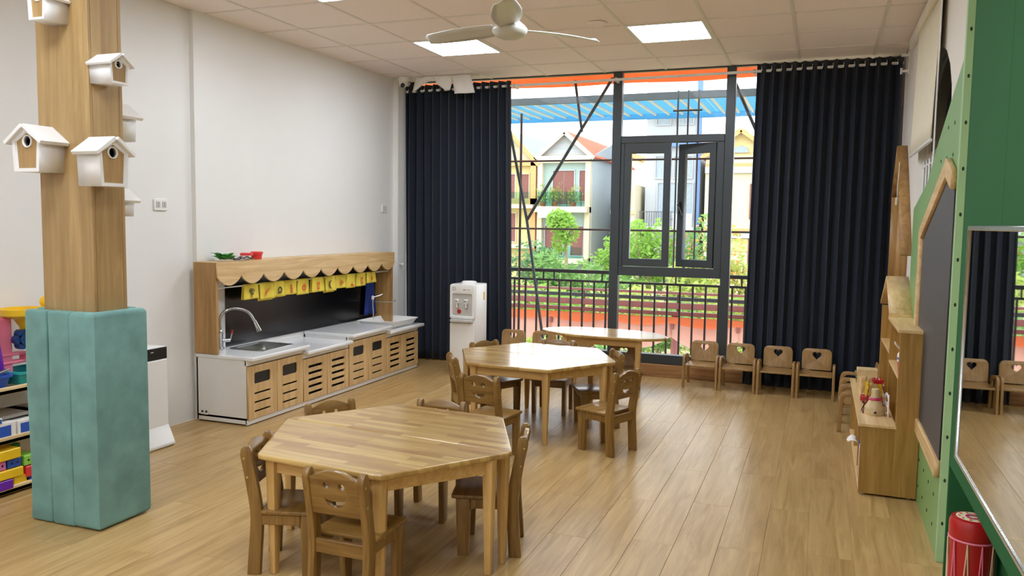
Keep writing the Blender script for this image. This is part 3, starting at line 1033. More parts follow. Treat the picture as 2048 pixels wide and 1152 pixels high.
# top: bins, tower
def bin_(loc, label, mat, lx=.2, ly=.24, h=.075):
    e = E('toy_bin', loc, 0, label, 'bin', 'plastic bins on the toy shelf')
    def bf(u_, v_):
        lo = rrect(-lx/2, lx/2, -ly/2, ly/2, .03, 4)
        p = lo[int(u_*len(lo)) % len(lo)]
        pr = [(.0, .002), (.82, .002), (1, h), (1.06, h), (1.06, h-.012), (1.0, h-.012)][min(int(v_*5+.5), 5)]
        return Vector((p[0]*pr[0], p[1]*pr[0], pr[1]))
    MB().grid(bf, 20, 6, True).build('tub', mat, e, True, solid=.002)
    return e
bin_((-4.12, 2.93, ZS[2]), 'blue plastic bin full of craft sticks on the toy shelf', 'blue')
bin_((-4.12, 3.21, ZS[2]), 'teal plastic bin on the toy shelf next to the padding', 'tealplastic')
random.seed(11)
for k in range(16):
    a = random.uniform(-1, 1); y = 2.93+random.uniform(-.07, .07); xx = -4.12+random.uniform(-.05, .05)
    o = MB().cyl((xx-.04*a, y-.05, ZS[2]+.05), (xx+.04*a, y+.05, ZS[2]+.075+.035*random.random()), .006, .006, 6).build('craft_stick', ['yellow', 'lime', 'pinkplastic', 'card', 'black', 'redplastic'][k % 6], None)
    tag(o, 'thin %s craft stick lying in the blue bin' % ['yellow', 'lime green', 'pink', 'grey', 'black', 'red'][k % 6], 'stick', 'craft sticks in the blue bin')
tower = E('toy_tower', (-4.19, 3.10, ZS[2]), 0, 'pink, purple and yellow plastic water-play tower on the toy shelf', 'toy')
MB().box(-.03, .02, -.01, .065, 0, .36, .01, 2).box(-.035, .025, -.02, .15, .10, .115, .004).box(-.035, .025, -.02, .15, .145, .16, .004).box(-.035, .025, .14, .152, .10, .16, .004).build('pink_column', 'pinkplastic', tower)
MB().tube(smooth_path([(.04, -.09, .50), (.04, -.085, .40), (.045, -.075, .28), (.04, -.05, .16), (.03, -.03, .05), (.03, -.02, 0)], 5), [.038]*6+[.03]*20, 14).build('purple_tube', 'purple', tower, True)
MB().lathe([(.018, .27), (.022, .30), (.05, .345), (.115, .365), (.122, .372), (.122, .405), (.114, .405), (.108, .375), (.05, .355), (.012, .30), (.012, .27)], (.02, .135, 0), 24).build('yellow_funnel', 'yellow', tower, True)
gm = MB()
for k in range(6):
    a = k*PI/3
    gm.cyl((.02, .115+.035*math.cos(a), .235+.035*math.sin(a)), (.06, .115+.035*math.cos(a), .235+.035*math.sin(a)), .026, n=10)
gm.cyl((.015, .115, .235), (.065, .115, .235), .035, n=14).build('blue_wheel', 'navy', tower, True)
MB().cyl((.04, .15, .235), (.04, .235, .235), .012, n=10).build('axle', 'pinkplastic', tower, True)
gm = MB()
for k in range(4):
    gm.cyl((.0, .205+.03*math.cos(k*1.57), .13+.03*math.sin(k*1.57)), (.05, .205+.03*math.cos(k*1.57), .13+.03*math.sin(k*1.57)), .032, n=12)
gm.box(.0, .05, .18, .27, .0, .20, .012, 2).build('purple_chute', 'purple', tower, True)
MB().sphere((.02, .285, .43), .04, 2, (1, 1, 1)).build('yellow_cap', 'yellow', tower, True)
# middle: boxed card sets
for k, (y, h, mt_) in enumerate(((2.86, .075, 'paper'), (2.99, .085, 'paper'), (3.12, .08, 'paper'), (3.25, .09, 'paper'), (3.36, .07, 'paper'))):
    e = E('game_box', (-4.08, y, ZS[1]+.0), 0, ['pale box with blue front standing first on the middle toy shelf', 'pale box with a blue stripe second on the middle toy shelf', 'pale box with blue lettered front third on the middle toy shelf', 'pale box with a wide blue front fourth on the middle toy shelf', 'pale box at the padding end of the middle toy shelf'][k], 'box', 'boxes on the middle toy shelf')
    BX('carton', mt_, e, -.10, .065, -.06, .06, 0, h, .002)
    BX('blue_print', 'blue', e, .0652, .0658, -.045+.01*(k % 2), .03, .012, h-.014)
for k in range(2):
    o = BX('flat_book', ['card', 'card'][k], None, -4.25, -4.06, 3.0+k*.16, 3.22+k*.16, ZS[1]+.094+.0, ZS[1]+.112+.0, .002)
    tag(o, ['grey flat booklet lying on the boxes, toward the picture edge', 'grey flat booklet lying on the boxes, next to the padding'][k], 'book', 'booklets on the middle toy shelf')
e = E('small_box', (-4.06, 2.93, ZS[1]+.0865), 0, 'small blue and white carton on top of the pale boxes', 'box')
BX('carton', 'paper', e, -.05, .05, -.04, .04, 0, .03, .002)
BX('blue_print', 'blue', e, .0502, .0508, -.035, .035, .004, .026)
# bottom: foam blocks
blk = [(-4.06, 2.965, 0, .13, .09, .052, 'purple', 'dark purple'), (-4.06, 3.06, 0, .1, .08, .052, 'yellow', 'yellow'), (-4.06, 3.17, 0, .1, .11, .03, 'blue', 'blue'),
       (-4.06, 3.00, .054, .12, .15, .05, 'yellow', 'yellow'), (-4.06, 3.155, .033, .12, .13, .06, 'redplastic', 'red'),
       (-4.06, 2.945, .106, .1, .075, .05, 'pinkfoam', 'pink'), (-4.06, 3.03, .106, .1, .08, .05, 'blue', 'blue'), (-4.06, 3.128, .095, .1, .085, .058, 'lime', 'lime green'),
       (-4.06, 2.985, .158, .13, .15, .055, 'yellow', 'yellow'), (-4.18, 3.07, .106, .1, .18, .09, 'greenplastic', 'dark green'), (-4.18, 2.93, .106, .1, .09, .085, 'maroon', 'maroon'),
       (-4.10, 3.245, .0, .1, .04, .12, 'lilac', 'lilac'), (-4.18, 3.0, 0, .1, .3, .104, 'yellow', 'yellow')]
pos = ['lowest at the left', 'lowest in the middle', 'flat at the bottom right', 'in the second layer', 'in the second layer at the right', 'in the third layer at the left', 'in the third layer', 'in the third layer at the right', 'topmost of the pile', 'at the back on top', 'at the back left', 'upright beside the padding', 'long at the back underneath']
for k, (bx, by, bz, lx, ly, lz, mt_, cn) in enumerate(blk):
    e = E('foam_block', (bx, by, ZS[0]+bz), 0, '%s building block %s on the bottom toy shelf' % (cn, pos[k]), 'block', 'building blocks on the bottom toy shelf')
    BX('brick_body', mt_, e, -lx/2, lx/2, -ly/2+.001, ly/2-.001, 0, lz-.001, .004)
    if cn in ('pink', 'blue', 'lime green'):
        for dy in (-.2, .2):
            MB().plate([circ(dy*ly, lz*.5, .006, 8)], .002, T(lx/2, 0, 0) @ YZ).build('peg_hole', 'black', e)

# ================================================================== TABLES
TZ = .525
def table_leg(x, y, lean=0):
    m = MB()
    def f(u_, v_):
        a = 2*PI*u_
        h = v_*(TZ-.022)
        r = .0155+.0125*v_
        # rounded square section
        c, s_ = math.cos(a), math.sin(a)
        k = 1/max(abs(c), abs(s_))**.45
        return Vector((x+c*r*k, y+s_*r*k, h+.002))
    m.grid(f, 16, 6, True)
    m.plate([circ(x, y, .0155, 16)], .002, T(0, 0, .003))
    return m
def apron(m, p, q, inset=.0):
    p = Vector(p); q = Vector(q)
    d = q-p
    L_ = d.length
    an = math.atan2(d.y, d.x)
    m.box(0, L_, -.009, .009, TZ-.085, TZ-.022, .001, M=T(p.x, p.y, 0) @ Matrix.Rotation(an, 4, 'Z'))
    return m
RH = .615
def trapezoid_table():
    e = E('trapezoid_table')
    tv = [(-RH, .002), (RH, .002), (RH/2, RH*.866), (-RH/2, RH*.866)]
    # soften the corners
    def soft(poly, r):
        o = []
        n = len(poly)
        for i in range(n):
            a, b_, c = Vector(poly[i-1]), Vector(poly[i]), Vector(poly[(i+1) % n])
            d1 = (a-b_).normalized(); d2 = (c-b_).normalized()
            p1 = b_+d1*r; p2 = b_+d2*r
            for k in range(4):
                t = k/3
                o.append(((1-t)**2*p1+2*(1-t)*t*b_+t*t*p2)[:])
        return o
    MB().plate([soft(tv, .022)], .024, T(0, 0, TZ-.012), .006, 2).build('table_top', 'tabletop', e)
    lg = [(-.54, .065), (.54, .065), (.27, .475), (-.27, .475)]
    for i in range(4):
        table_leg(*lg[i]).build('leg', 'tableleg', e, True)
        apron(MB(), lg[i], lg[(i+1) % 4]).build('apron', 'tableapron', e)
    return e
t1 = trapezoid_table()
t1.location = (-1.80, 3.20, 0)
t1.rotation_euler.z = math.radians(-4.9)
tag(t1, 'far half of the honey-coloured six-sided table nearest the camera', 'table', 'trapezoid play tables')
t1b = copy_tree(t1); t1b.rotation_euler.z += PI
tag(t1b, 'near half of the honey-coloured six-sided table nearest the camera')
t2 = copy_tree(t1); t2.location = (-1.928, 5.577, 0); t2.rotation_euler.z = math.radians(-3.3)
tag(t2, 'window-side half of the six-sided table in the middle of the room')
t2b = copy_tree(t2); t2b.rotation_euler.z += PI
tag(t2b, 'camera-side half of the six-sided table in the middle of the room')
# table by the window
t3 = E('oval_table', (-1.785, 7.01, 0), 0, 'small elongated wooden table standing right at the window', 'table')
o3 = [(-2.37, 7.03), (-2.08, 6.775), (-1.41, 6.745), (-1.2, 6.95), (-1.48, 7.25), (-2.11, 7.285)]
o3 = [(p[0]+1.785, p[1]-7.01, 0) for p in o3]
out = [(p.x, p.y) for p in smooth_path(o3, 6, True)]
MB().plate([out], .024, T(0, 0, TZ-.012), .006, 2).build('table_top', 'tabletop', t3)
lg = [(-.30, -.19), (.36, -.21), (.27, .19), (-.32, .20)]
for i in range(4):
    table_leg(*lg[i]).build('leg', 'tableleg', t3, True)
    apron(MB(), lg[i], lg[(i+1) % 4]).build('apron', 'tableapron', t3)

# ================================================================== SMILE CHAIRS
def smile_chair():
    e = E('smile_chair')
    xo = .122
    # rear posts: bent board
    rear = smooth_path([(-.165, 0, 0), (-.158, .10, 0), (-.150, .20, 0), (-.150, .28, 0), (-.168, .40, 0), (-.190, .515, 0)], 4)
    back = [(p.x, p.y) for p in rear]
    front = [(p.x+.056-.008*(p.y/.52), p.y) for p in rear]
    top = [(-.186, .538), (-.172, .552), (-.155, .550), (-.145, .535)]
    post = back+top+front[::-1]
    for s_ in (-1, 1):
        MB().plate([post], .03, T(s_*xo, 0, 0) @ YZ, .005, 2).build('back_post', 'chair', e, True)
        leg = [(.072, 0), (.122, 0), (.132, .262), (.068, .262), (.066, .20)]
        MB().plate([leg], .028, T(s_*xo, 0, 0) @ YZ, .004, 2).build('leg', 'chair', e, True)
        railp = [(-.105, .262), (-.105, .21), (-.09, .218), (.05, .218), (.0665, .205), (.0665, .262)]
        MB().plate([railp], .026, T(s_*xo, 0, 0) @ YZ, .003, 1).build('side_rail', 'chair', e, True)
    MB().box(-xo+.014, xo-.014, .10, .118, .215, .262, .003).build('front_rail', 'chairx', e)
    MB().box(-xo+.014, xo-.014, -.142, -.122, .205, .262, .003).build('rear_rail', 'chairx', e)
    seat = rrect(-.142, .142, -.104, .152, .012, 3)
    MB().plate([seat], .018, T(0, 0, .272), .005, 2).build('seat', 'chairx', e, True)
    # backrest with cut-out smile (u across, v up), leaning like the posts
    bw = .108
    outl = [(-bw, 0), (bw, 0), (bw, .150)]
    for k in range(1, 10):
        t = k/10
        outl.append((bw-2*bw*t, .150+.034*math.sin(PI*t)))
    outl.append((-bw, .150))
    mouth = []
    for k in range(9):
        a = PI+PI*k/8
        mouth.append((.045*math.cos(a), .070+.036*math.sin(a)))
    for k in range(1, 8):
        a = -PI*k/8
        mouth.append((.045*math.cos(a), .069+.010*math.sin(a)))
    eyes = [circ(-.034, .122, .0135, 14), circ(.034, .122, .0135, 14)]
    lean = math.radians(9.5)
    M = T(0, -.148, .372) @ Matrix.Rotation(lean, 4, 'X') @ XZ
    MB().plate([outl, mouth[::-1]]+eyes, .022, M, .003, 2).build('backrest', 'chairx', e, True)
    for s_ in (-1, 1):
        for z, dy in ((.42, -.158), (.50, -.172)):
            MB().cyl((s_*(xo+.0145), dy, z), (s_*(xo+.016), dy, z), .0045, n=8).build('screw_cap', 'tableleg', e)
    return e
sc0 = smile_chair()
def place(o, rear_mid, heading, label, group, rear_off=.165):
    h = math.radians(heading)
    o.location = (rear_mid[0]+rear_off*math.cos(h), rear_mid[1]+rear_off*math.sin(h), 0)
    o.rotation_euler = (0, 0, h-PI/2)
    tag(o, label, 'chair', group)
G1 = 'smile chairs at the near table'
G2 = 'smile chairs at the middle table'
chairs = [((-2.245, 2.82), 17, 'brown smile chair pushed under the left side of the nearest table', G1),
          ((-1.685, 2.565), 90, 'brown smile chair with its back to the camera, nearest of all chairs', G1),
          ((-1.235, 3.425), 197, 'brown smile chair at the right side of the nearest table', G1),
          ((-2.365, 3.555), -31, 'brown smile chair at the far left of the nearest table, eyes showing', G1),
          ((-1.845, 3.815), -87, 'brown smile chair at the far edge of the nearest table, its top peeking over', G1),
          ((-1.945, 4.555), 82, 'brown smile chair with its back to the camera at the middle table', G2),
          ((-2.415, 5.165), 35, 'brown smile chair at the left side of the middle table', G2),
          ((-1.135, 5.09), 156.6, 'brown smile chair pulled out alone at the right of the middle table', G2),
          ((-1.385, 5.845), 209, 'brown smile chair at the far right side of the middle table, seat tucked under', G2),
          ((-2.475, 5.885), -27, 'brown smile chair at the middle table in front of the water dispenser', G2),
          ((-1.955, 6.205), -87, 'brown smile chair at the window-side edge of the middle table', G2)]
for k, (rm, hd_, lab, g) in enumerate(chairs):
    o = sc0 if k == 0 else copy_tree(sc0)
    place(o, rm, hd_, lab, g)

# ================================================================== HEART CHAIRS
def heart(cx_, cz_, s_):
    o = []
    for k in range(20):
        t = 2*PI*k/20
        o.append((cx_+s_*16*math.sin(t)**3/17, cz_+s_*(13*math.cos(t)-5*math.cos(2*t)-2*math.cos(3*t)-math.cos(4*t))/17))
    return o
def heart_chair():
    e = E('heart_chair')
    # seat and back
    MB().plate([rrect(-.136, .136, -.125, .115, .012, 3)], .016, T(0, 0, .205), .004, 2).build('seat', 'heart', e, True)
    M = T(0, -.128, .188) @ Matrix.Rotation(math.radians(7), 4, 'X') @ XZ
    outl = [(-.125, 0), (.125, 0)]+[p for p in rrect(-.125, .125, .0, .222, .045, 5) if p[1] > .02]
    MB().plate([outl, heart(0, .163, .040)], .014, M, .003, 2).build('backrest', 'heart', e, True)
    # bentwood side frames: front leg, rounded arm, rear leg
    for s_ in (-1, 1):
        oc = smooth_path([(.128, 0, 0), (.124, .12, 0), (.116, .24, 0), (.100, .292, 0), (.06, .305, 0), (-.02, .300, 0), (-.09, .285, 0), (-.128, .24, 0), (-.150, .12, 0), (-.168, 0, 0)], 4)
        ic = smooth_path([(.098, 0, 0), (.094, .12, 0), (.088, .22, 0), (.078, .262, 0), (.05, .277, 0), (-.02, .273, 0), (-.075, .258, 0), (-.098, .225, 0), (-.120, .12, 0), (-.138, 0, 0)], 4)
        lp = [(p.x, p.y) for p in oc]+[(p.x, p.y) for p in ic[::-1]]
        MB().plate([lp], .022, T(s_*.148, 0, 0) @ YZ, .005, 2).build('side_frame', 'heart', e, True)
    MB().box(-.137, .137, -.118, -.10, .16, .197, .002).build('seat_rail', 'heart', e)
    return e
hc0 = heart_chair()
HG = 'heart chairs lined up along the window wall'
hch = [((-.985, 7.555), -1.5, 'heart chair in front of the right window mullion, first of the four in a row'),
       ((-.655, 7.535), -1.5, 'heart chair second in the row, its cut-out half over the curtain edge'),
       ((-.325, 7.515), -1.5, 'heart chair third in the row, in front of the right curtain'),
       ((.005, 7.50), -1.5, 'heart chair at the right end of the row of four, nearest the cabinet'),
       ((-2.885, 7.48), 0, 'heart chair beside the water dispenser in front of the left curtain'),
       ((-2.56, 7.50), 0, 'heart chair left of the window table with bright leaves through its heart'),
       ((-2.18, 7.57), 4, 'heart chair mostly hidden behind the window table'),
       ((-1.62, 6.985), 3, 'heart chair tucked under the front of the window table')]
for k, (p, rz, lab) in enumerate(hch):
    o = hc0 if k == 0 else copy_tree(hc0)
    o.location = (p[0], p[1], 0)
    o.rotation_euler = (0, 0, PI+math.radians(rz))
    tag(o, lab, 'chair', HG)
for k, (x_, y_, rz, lab) in enumerate(((.31, 7.02, 90, 'heart chair behind the display cabinet, farthest of the three side by side'),
                                       (.30, 6.73, 90, 'heart chair behind the display cabinet, middle of the three side by side'),
                                       (.29, 6.44, 90, 'heart chair right behind the display cabinet, nearest of the three side by side'))):
    o = copy_tree(hc0)
    o.location = (x_, y_, 0)
    o.rotation_euler = (0, 0, math.radians(rz))
    tag(o, lab, 'chair', 'heart chairs beside the cabinet')

# ================================================================== CURTAINS
def curtain(x0, x1, y, z0, z1, pleats, label, flare=(0, 0), seed=0):
    e = E('curtain', ((x0+x1)/2, y, z0), 0, label, 'curtain', 'navy blackout curtains')
    xm = (x0+x1)/2
    random.seed(seed)
    ph = [random.uniform(-.5, .5) for _ in range(pleats+2)]
    am = [random.uniform(.75, 1.15) for _ in range(pleats+2)]
    def f(u_, v_):
        # v 0 bottom .. 1 top
        k = u_*pleats
        i_ = int(k)
        wob = ph[i_]*(1-(k-i_))+ph[min(i_+1, pleats)]*(k-i_)
        a_ = am[i_]*(1-(k-i_))+am[min(i_+1, pleats)]*(k-i_)
        low = 1-v_
        xx = x0+(x1-x0)*u_+flare[0]*low*(1-u_)+flare[1]*low*u_
        xx += .02*wob*low*math.sin(2.2*v_+wob*3)
        amp = .050*(.8+.2*v_)*a_
        yy = amp*math.sin(2*PI*k+wob*low*1.4)
        xx += .012*math.sin(4*PI*k)*(1 if v_ < .97 else .6)
        return Vector((xx-xm, yy, (z1-z0)*v_))
    MB().grid(f, pleats*12+1, 26).build('cloth', 'curtain', e, True, solid=.004)
    for k in range(pleats):
        xx = x0+(x1-x0)*(k+.5)/pleats-xm
        MB().tube([(xx, .028*math.cos(a), z1-z0-.055+.028*math.sin(a)) for a in [2*PI*q/12 for q in range(12)]], .006, 6, True).build('eyelet', 'silver', e, True)
    return e
curtain(-4.21, -3.005, 7.775, .015, 2.925, 13, 'dark navy pleated curtain on the left of the window behind the water dispenser', (0, .05), 2)
curtain(-.607, .595, 7.775, .015, 2.96, 14, 'dark navy pleated curtain on the right of the window behind the heart chairs', (-.03, 0), 5)
rod = E('curtain_rail', (-1.8, 7.775, 2.885), 0, 'long pale metal curtain rail across the top of the window', 'rail')
MB().cyl((-2.40, 0, -.02), (2.40, 0, .02), .013, n=12).build('rod', 'whiteplastic', rod, True)
for xx, z_ in ((-1.17, -.01), (-.12, 0), (1.17, .01)):
    MB().box(xx-.012, xx+.012, -.01, .11, -.02+z_, .02+z_, .003).build('bracket', 'greyplastic', rod)
hk = E('tieback_hook', (-4.2149, 7.66, 1.03), 0, 'small white tie-back knob on the wall at the left curtain', 'hook')
MB().cyl((0, 0, 0), (.03, 0, 0), .007, n=8).sphere((.036, 0, 0), .016, 2).build('knob', 'whiteplastic', hk, True)
hk2 = E('tieback_hook', (.6199, 7.50, 1.07), 0, 'small white tie-back knob beside the right curtain', 'hook')
MB().cyl((0, 0, 0), (-.05, 0, 0), .007, n=8).sphere((-.055, 0, 0), .016, 2).build('knob', 'whiteplastic', hk2, True)
br = E('rod_bracket', (.6199, 7.55, 2.86), 0, 'white angled bracket on the right wall beside the curtain top', 'bracket')
MB().box(-.008, 0, -.05, .05, -.10, .10, .002).box(-.06, 0, -.012, .012, .055, .075, .002).box(-.06, 0, -.012, .012, -.075, -.055, .002).build('plate', 'whiteplastic', br)
MB().cyl((-.055, 0, -.09), (-.055, 0, -.04), .012, n=10).build('clamp', 'chrome', br, True)

# ================================================================== WATER DISPENSER
wd = E('water_dispenser', (-3.32, 7.30, 0), 0, 'white floor-standing water dispenser with two taps in front of the left curtain', 'water dispenser')
wd.location = (-3.215, 7.25, 0)
MB().plate([rrect(-.135, .135, -.15, .15, .03, 4)], .86, T(0, .0, .46), .008, 2).build('body', 'whiteplastic', wd, True)
MB().plate([rrect(-.13, .13, .555, .89, .02, 4), rrect(-.105, .105, .585, .80, .015, 4)], .024, T(0, -.155, 0) @ XZ, .004, 2).build('front_bezel', 'whiteplastic', wd, True)
BX('recess_panel', 'greyplastic', wd, -.105, .105, -.154, -.149, .585, .80)
MB().plate([rrect(-.13, .13, .03, .515, .012, 3)], .014, T(0, -.155, 0) @ XZ, .003, 2).build('lower_door', 'whiteplastic', wd, True)
MB().box(-.115, .115, -.20, -.150, .525, .552, .006, 2).build('drip_tray', 'greyplastic', wd)
for k, dx in enumerate((-.05, .045)):
    tp_ = MB().box(dx-.018, dx+.018, -.19, -.154, .705, .745, .004).cyl((dx, -.178, .705), (dx, -.178, .665), .009, n=10).build('tap', 'whiteplastic', wd, True)
    MB().box(dx-.014, dx+.014, -.196, -.189, .725, .738).build('tap_lever', 'card', tp_)
    MB().plate([rrect(dx-.016, dx+.016, .655, .659, .001, 1)], .001, T(0, -.1545, 0) @ XZ).build('tap_mark', 'redplastic' if k == 0 else 'blue', wd)
MB().plate([circ(-.035, .627, .021, 18)], .004, T(0, -.156, 0) @ XZ).build('red_sticker', 'red', wd)
MB().plate([circ(-.085, .848, .017, 16), circ(-.085, .848, .0125, 16)], .002, T(0, -.168, 0) @ XZ).build('round_emblem', 'card', wd)
MB().plate([[(.01, .838), (.016, .838), (.02, .834), (.028, .834), (.032, .838), (.038, .838), (.038, .845), (.01, .845)]], .002, T(0, -.168, 0) @ XZ).build('maker_mark', 'card', wd)
MB().plate([rrect(.045, .085, .838, .846, .002, 1)], .002, T(0, -.168, 0) @ XZ).build('maker_mark', 'greyplastic', wd)
BX('yellow_label', 'yellow', wd, .1352, .136, .04, .075, .73, .81)
MB().lathe([(.075, .888), (.075, .905), (.065, .914), (.05, .914), (.045, .895), (0, .893)], n=24).build('bottle_collar', 'whiteplastic', wd, True)

# ================================================================== CCTV camera and torn sheet at the ceiling
cc = E('security_camera', (-4.12, 7.56, 2.98), 0, 'white dome security camera under the ceiling in the left corner', 'camera')
MB().lathe([(0, 0), (.055, 0), (.055, -.03), (.05, -.05), (0, -.05)], n=20).build('base', 'whiteplastic', cc, True)
MB().sphere((0, -.005, -.065), .046, 3).build('eyeball', 'whiteplastic', cc, True)
MB().cyl((.012, -.035, -.083), (.018, -.056, -.098), .022, n=16).build('lens', 'black', cc, True)
def strip(name, pts, wv, label):
    # hanging sheet between two edges, pts: list of (point, half-width vector)
    def f(u_, v_):
        k = v_*(len(pts)-1)
        i_ = min(int(k), len(pts)-2)
        t = k-i_
        p = Vector(pts[i_])*(1-t)+Vector(pts[i_+1])*t
        hv = Vector(wv[i_])*(1-t)+Vector(wv[i_+1])*t
        return p+hv*(u_*2-1)+Vector((0, .01*math.sin(u_*8+v_*3), 0))
    o = MB().grid(f, 10, 10).build(name, 'paper', None, True, solid=.003)
    tag(o, label, 'sheet', 'white sheets hanging from the ceiling')
strip('hanging_sheet', [(-3.87, 7.57, 2.975), (-3.92, 7.58, 2.92), (-3.98, 7.58, 2.85)], [(.10, 0, 0), (.09, 0, .01), (.05, 0, .03)], 'torn white sheet slanting toward the security camera')
strip('hanging_sheet', [(-3.67, 7.56, 2.975), (-3.66, 7.57, 2.90), (-3.62, 7.58, 2.83)], [(.10, 0, 0), (.09, 0, 0), (.03, 0, 0)], 'torn white sheet tapering to a point, middle of the three under the ceiling')
strip('hanging_sheet', [(-3.47, 7.56, 2.975), (-3.45, 7.57, 2.88), (-3.43, 7.58, 2.79)], [(.105, 0, 0), (.11, 0, 0), (.115, 0, 0)], 'square-cut white sheet hanging lowest over the left curtain')

# ================================================================== CEILING FAN
fn = E('ceiling_fan', (-1.752, 4.5, 2.595), math.radians(10), 'pale grey three-blade ceiling fan with a rounded hub', 'ceiling fan')
MB().cyl((0, 0, .08), (0, 0, .385), .014, n=12).build('down_rod', 'fan', fn, True)
MB().lathe([(0, .385), (.065, .385), (.06, .34), (.03, .31), (.014, .31)], n=20).build('canopy', 'fan', fn, True)
MB().lathe([(0, -.03), (.05, -.027), (.088, -.010), (.104, .012), (.104, .028), (.09, .045), (.06, .07), (.03, .095), (.014, .10)], n=32).build('motor_housing', 'fan', fn, True)
for k, ad in enumerate((-72, 48, 168)):
    a = math.radians(ad)-math.radians(10)
    def bf(u_, v_, a=a):
        r = .09+v_*.52
        wdt = .055+.03*math.sin(PI*min(1, v_*1.1))
        if v_ > .93: wdt *= max(.35, 1-(v_-.93)*8)
        t = (u_-.5)*2
        lx, ly = r, t*wdt
        lz = .035+t*.016-.004*v_
        return Vector((lx*math.cos(a)-ly*math.sin(a), lx*math.sin(a)+ly*math.cos(a), lz))
    MB().grid(bf, 5, 16).build('blade', 'fan', fn, True, solid=.006)
sp = E('smoke_detector', (-1.62, 5.95, ZC), 0, 'flat round white fitting in the ceiling behind the fan', 'detector')
MB().lathe([(0, 0), (.075, 0), (.075, -.006), (.06, -.016), (.03, -.019), (0, -.019)], n=24).build('cover', 'tile', sp, True)

# ================================================================== RIGHT SIDE: green boards, blackboard, mirror
db = E('green_wall_cabinet', (.54, 2.3, 0), 0, 'tall dark green built-in cabinet with an open niche under the mirror', 'cabinet')
BX('side_panel', 'green_dark', db, -.08, .079, .882, .90, 0, ZC-.005, .001)
BX('side_panel', 'green_dark', db, -.08, .079, -1.1, -1.082, 0, ZC-.005, .001)
for y0_, y1_ in ((-1.08, -.40), (-.398, .25), (.252, .88)):
    BX('front_panel', 'green_dark', db, -.08, -.062, y0_, y1_, .66, ZC-.005, .001)
BX('niche_top', 'green_dark', db, -.06, .066, -1.08, .88, .66, .678)
BX('back_panel', 'green_dark', db, .067, .079, -1.08, .88, 0, .66)
ge = E('green_edge_post', (.578, 4.0, 0), 0, 'pale green full-height edge post with screw holes beside the mirror', 'post')
BX('post_board', 'green_edge', ge, -.035, .0, -.018, .018, 0, ZC-.005, .002)
BX('post_backing', 'green_dark', ge, .0005, .041, -.010, .018, 0, ZC-.005)
for k in range(14):
    z = .18+k*.197
    MB().plate([circ(0, z, .005, 10, .009)], .002, T(-.018, -.0185, 0) @ XZ).build('screw_hole', 'hole', ge)
gb = E('climbing_board', (.5835, 4.5, 0), 0, 'sage green peg-hole board with a sloping top behind the blackboard', 'board')
poly = [(-.478, .0), (1.30, .0), (1.30, 1.62), (.62, 1.76), (.28, 1.93), (-.478, 2.245)]
holes = []
for i_ in range(7):
    for j_ in range(16):
        y_, z_ = 4.0+.2*i_+.0-4.5, .10+.1445*j_
        if i_ == 0: continue
        top = 2.245-(y_+.478)*(.42) if y_ < .28 else 1.70
        if z_ < top-.05 and not (z_ > .36 and z_ < 1.52 and y_ < .7 and False):
            holes.append((y_, z_))
MB().plate([poly], .072, YZ, .002, 1).build('board', 'green_light', gb)
me = None
for (y_, z_) in holes:
    if 1.56 < z_ or z_ < .37 or y_ > .68:
        if me is None:
            o = MB().plate([circ(0, 0, .009, 8)], .003, YZ).build('peg_hole', 'hole', gb)
            me = o.data
        else:
            o = bpy.data.objects.new('peg_hole', me); COL.objects.link(o); o.parent = gb
        o.location = (-.0365, y_, z_)
bbd = E('blackboard', (.535, 4.6, 0), 0, 'house-shaped blackboard in a pale wood frame on the green board', 'blackboard')
outer = [(-.575, .375), (.57, .395), (.57, 1.487), (-.38, 1.82), (-.575, 1.75)]
inner = [(-.575, .455), (.49, .465), (.49, 1.44), (-.38, 1.735), (-.575, 1.67)]
fr = E('frame', (0, 0, 0)); fr.parent = bbd
edges_ = [((-.575, .375), (.57, .395), (.49, .465), (-.575, .455)), ((.57, .395), (.57, 1.487), (.49, 1.44), (.49, .465)), ((.57, 1.487), (-.38, 1.82), (-.38, 1.735), (.49, 1.44)), ((-.38, 1.82), (-.575, 1.75), (-.575, 1.67), (-.38, 1.735))]
for ed in edges_:
    MB().plate([list(ed)], .026, T(-.002, 0, 0) @ YZ, .002, 1).build('frame_board', 'lightwoodh', fr)
MB().plate([inner], .008, T(.006, 0, 0) @ YZ).build('writing_surface', 'chalk', bbd)
mr_ = E('mirror', (.4555, 2.2, 0), 0, 'large wall mirror with a silver edge, reflecting curtain and heart chairs', 'mirror')
BX('mirror_glass', 'mirror', mr_, -.003, .003, -.95, .80, .745, 1.493)
MB().plate([[(-.96, .732), (.815, .732), (.815, 1.508), (-.96, 1.508)], [(-.95, .745), (.80, .745), (.80, 1.493), (-.95, 1.493)]], .012, T(-.0025, 0, 0) @ YZ, .003, 1).build('edge_trim', 'silver', mr_)
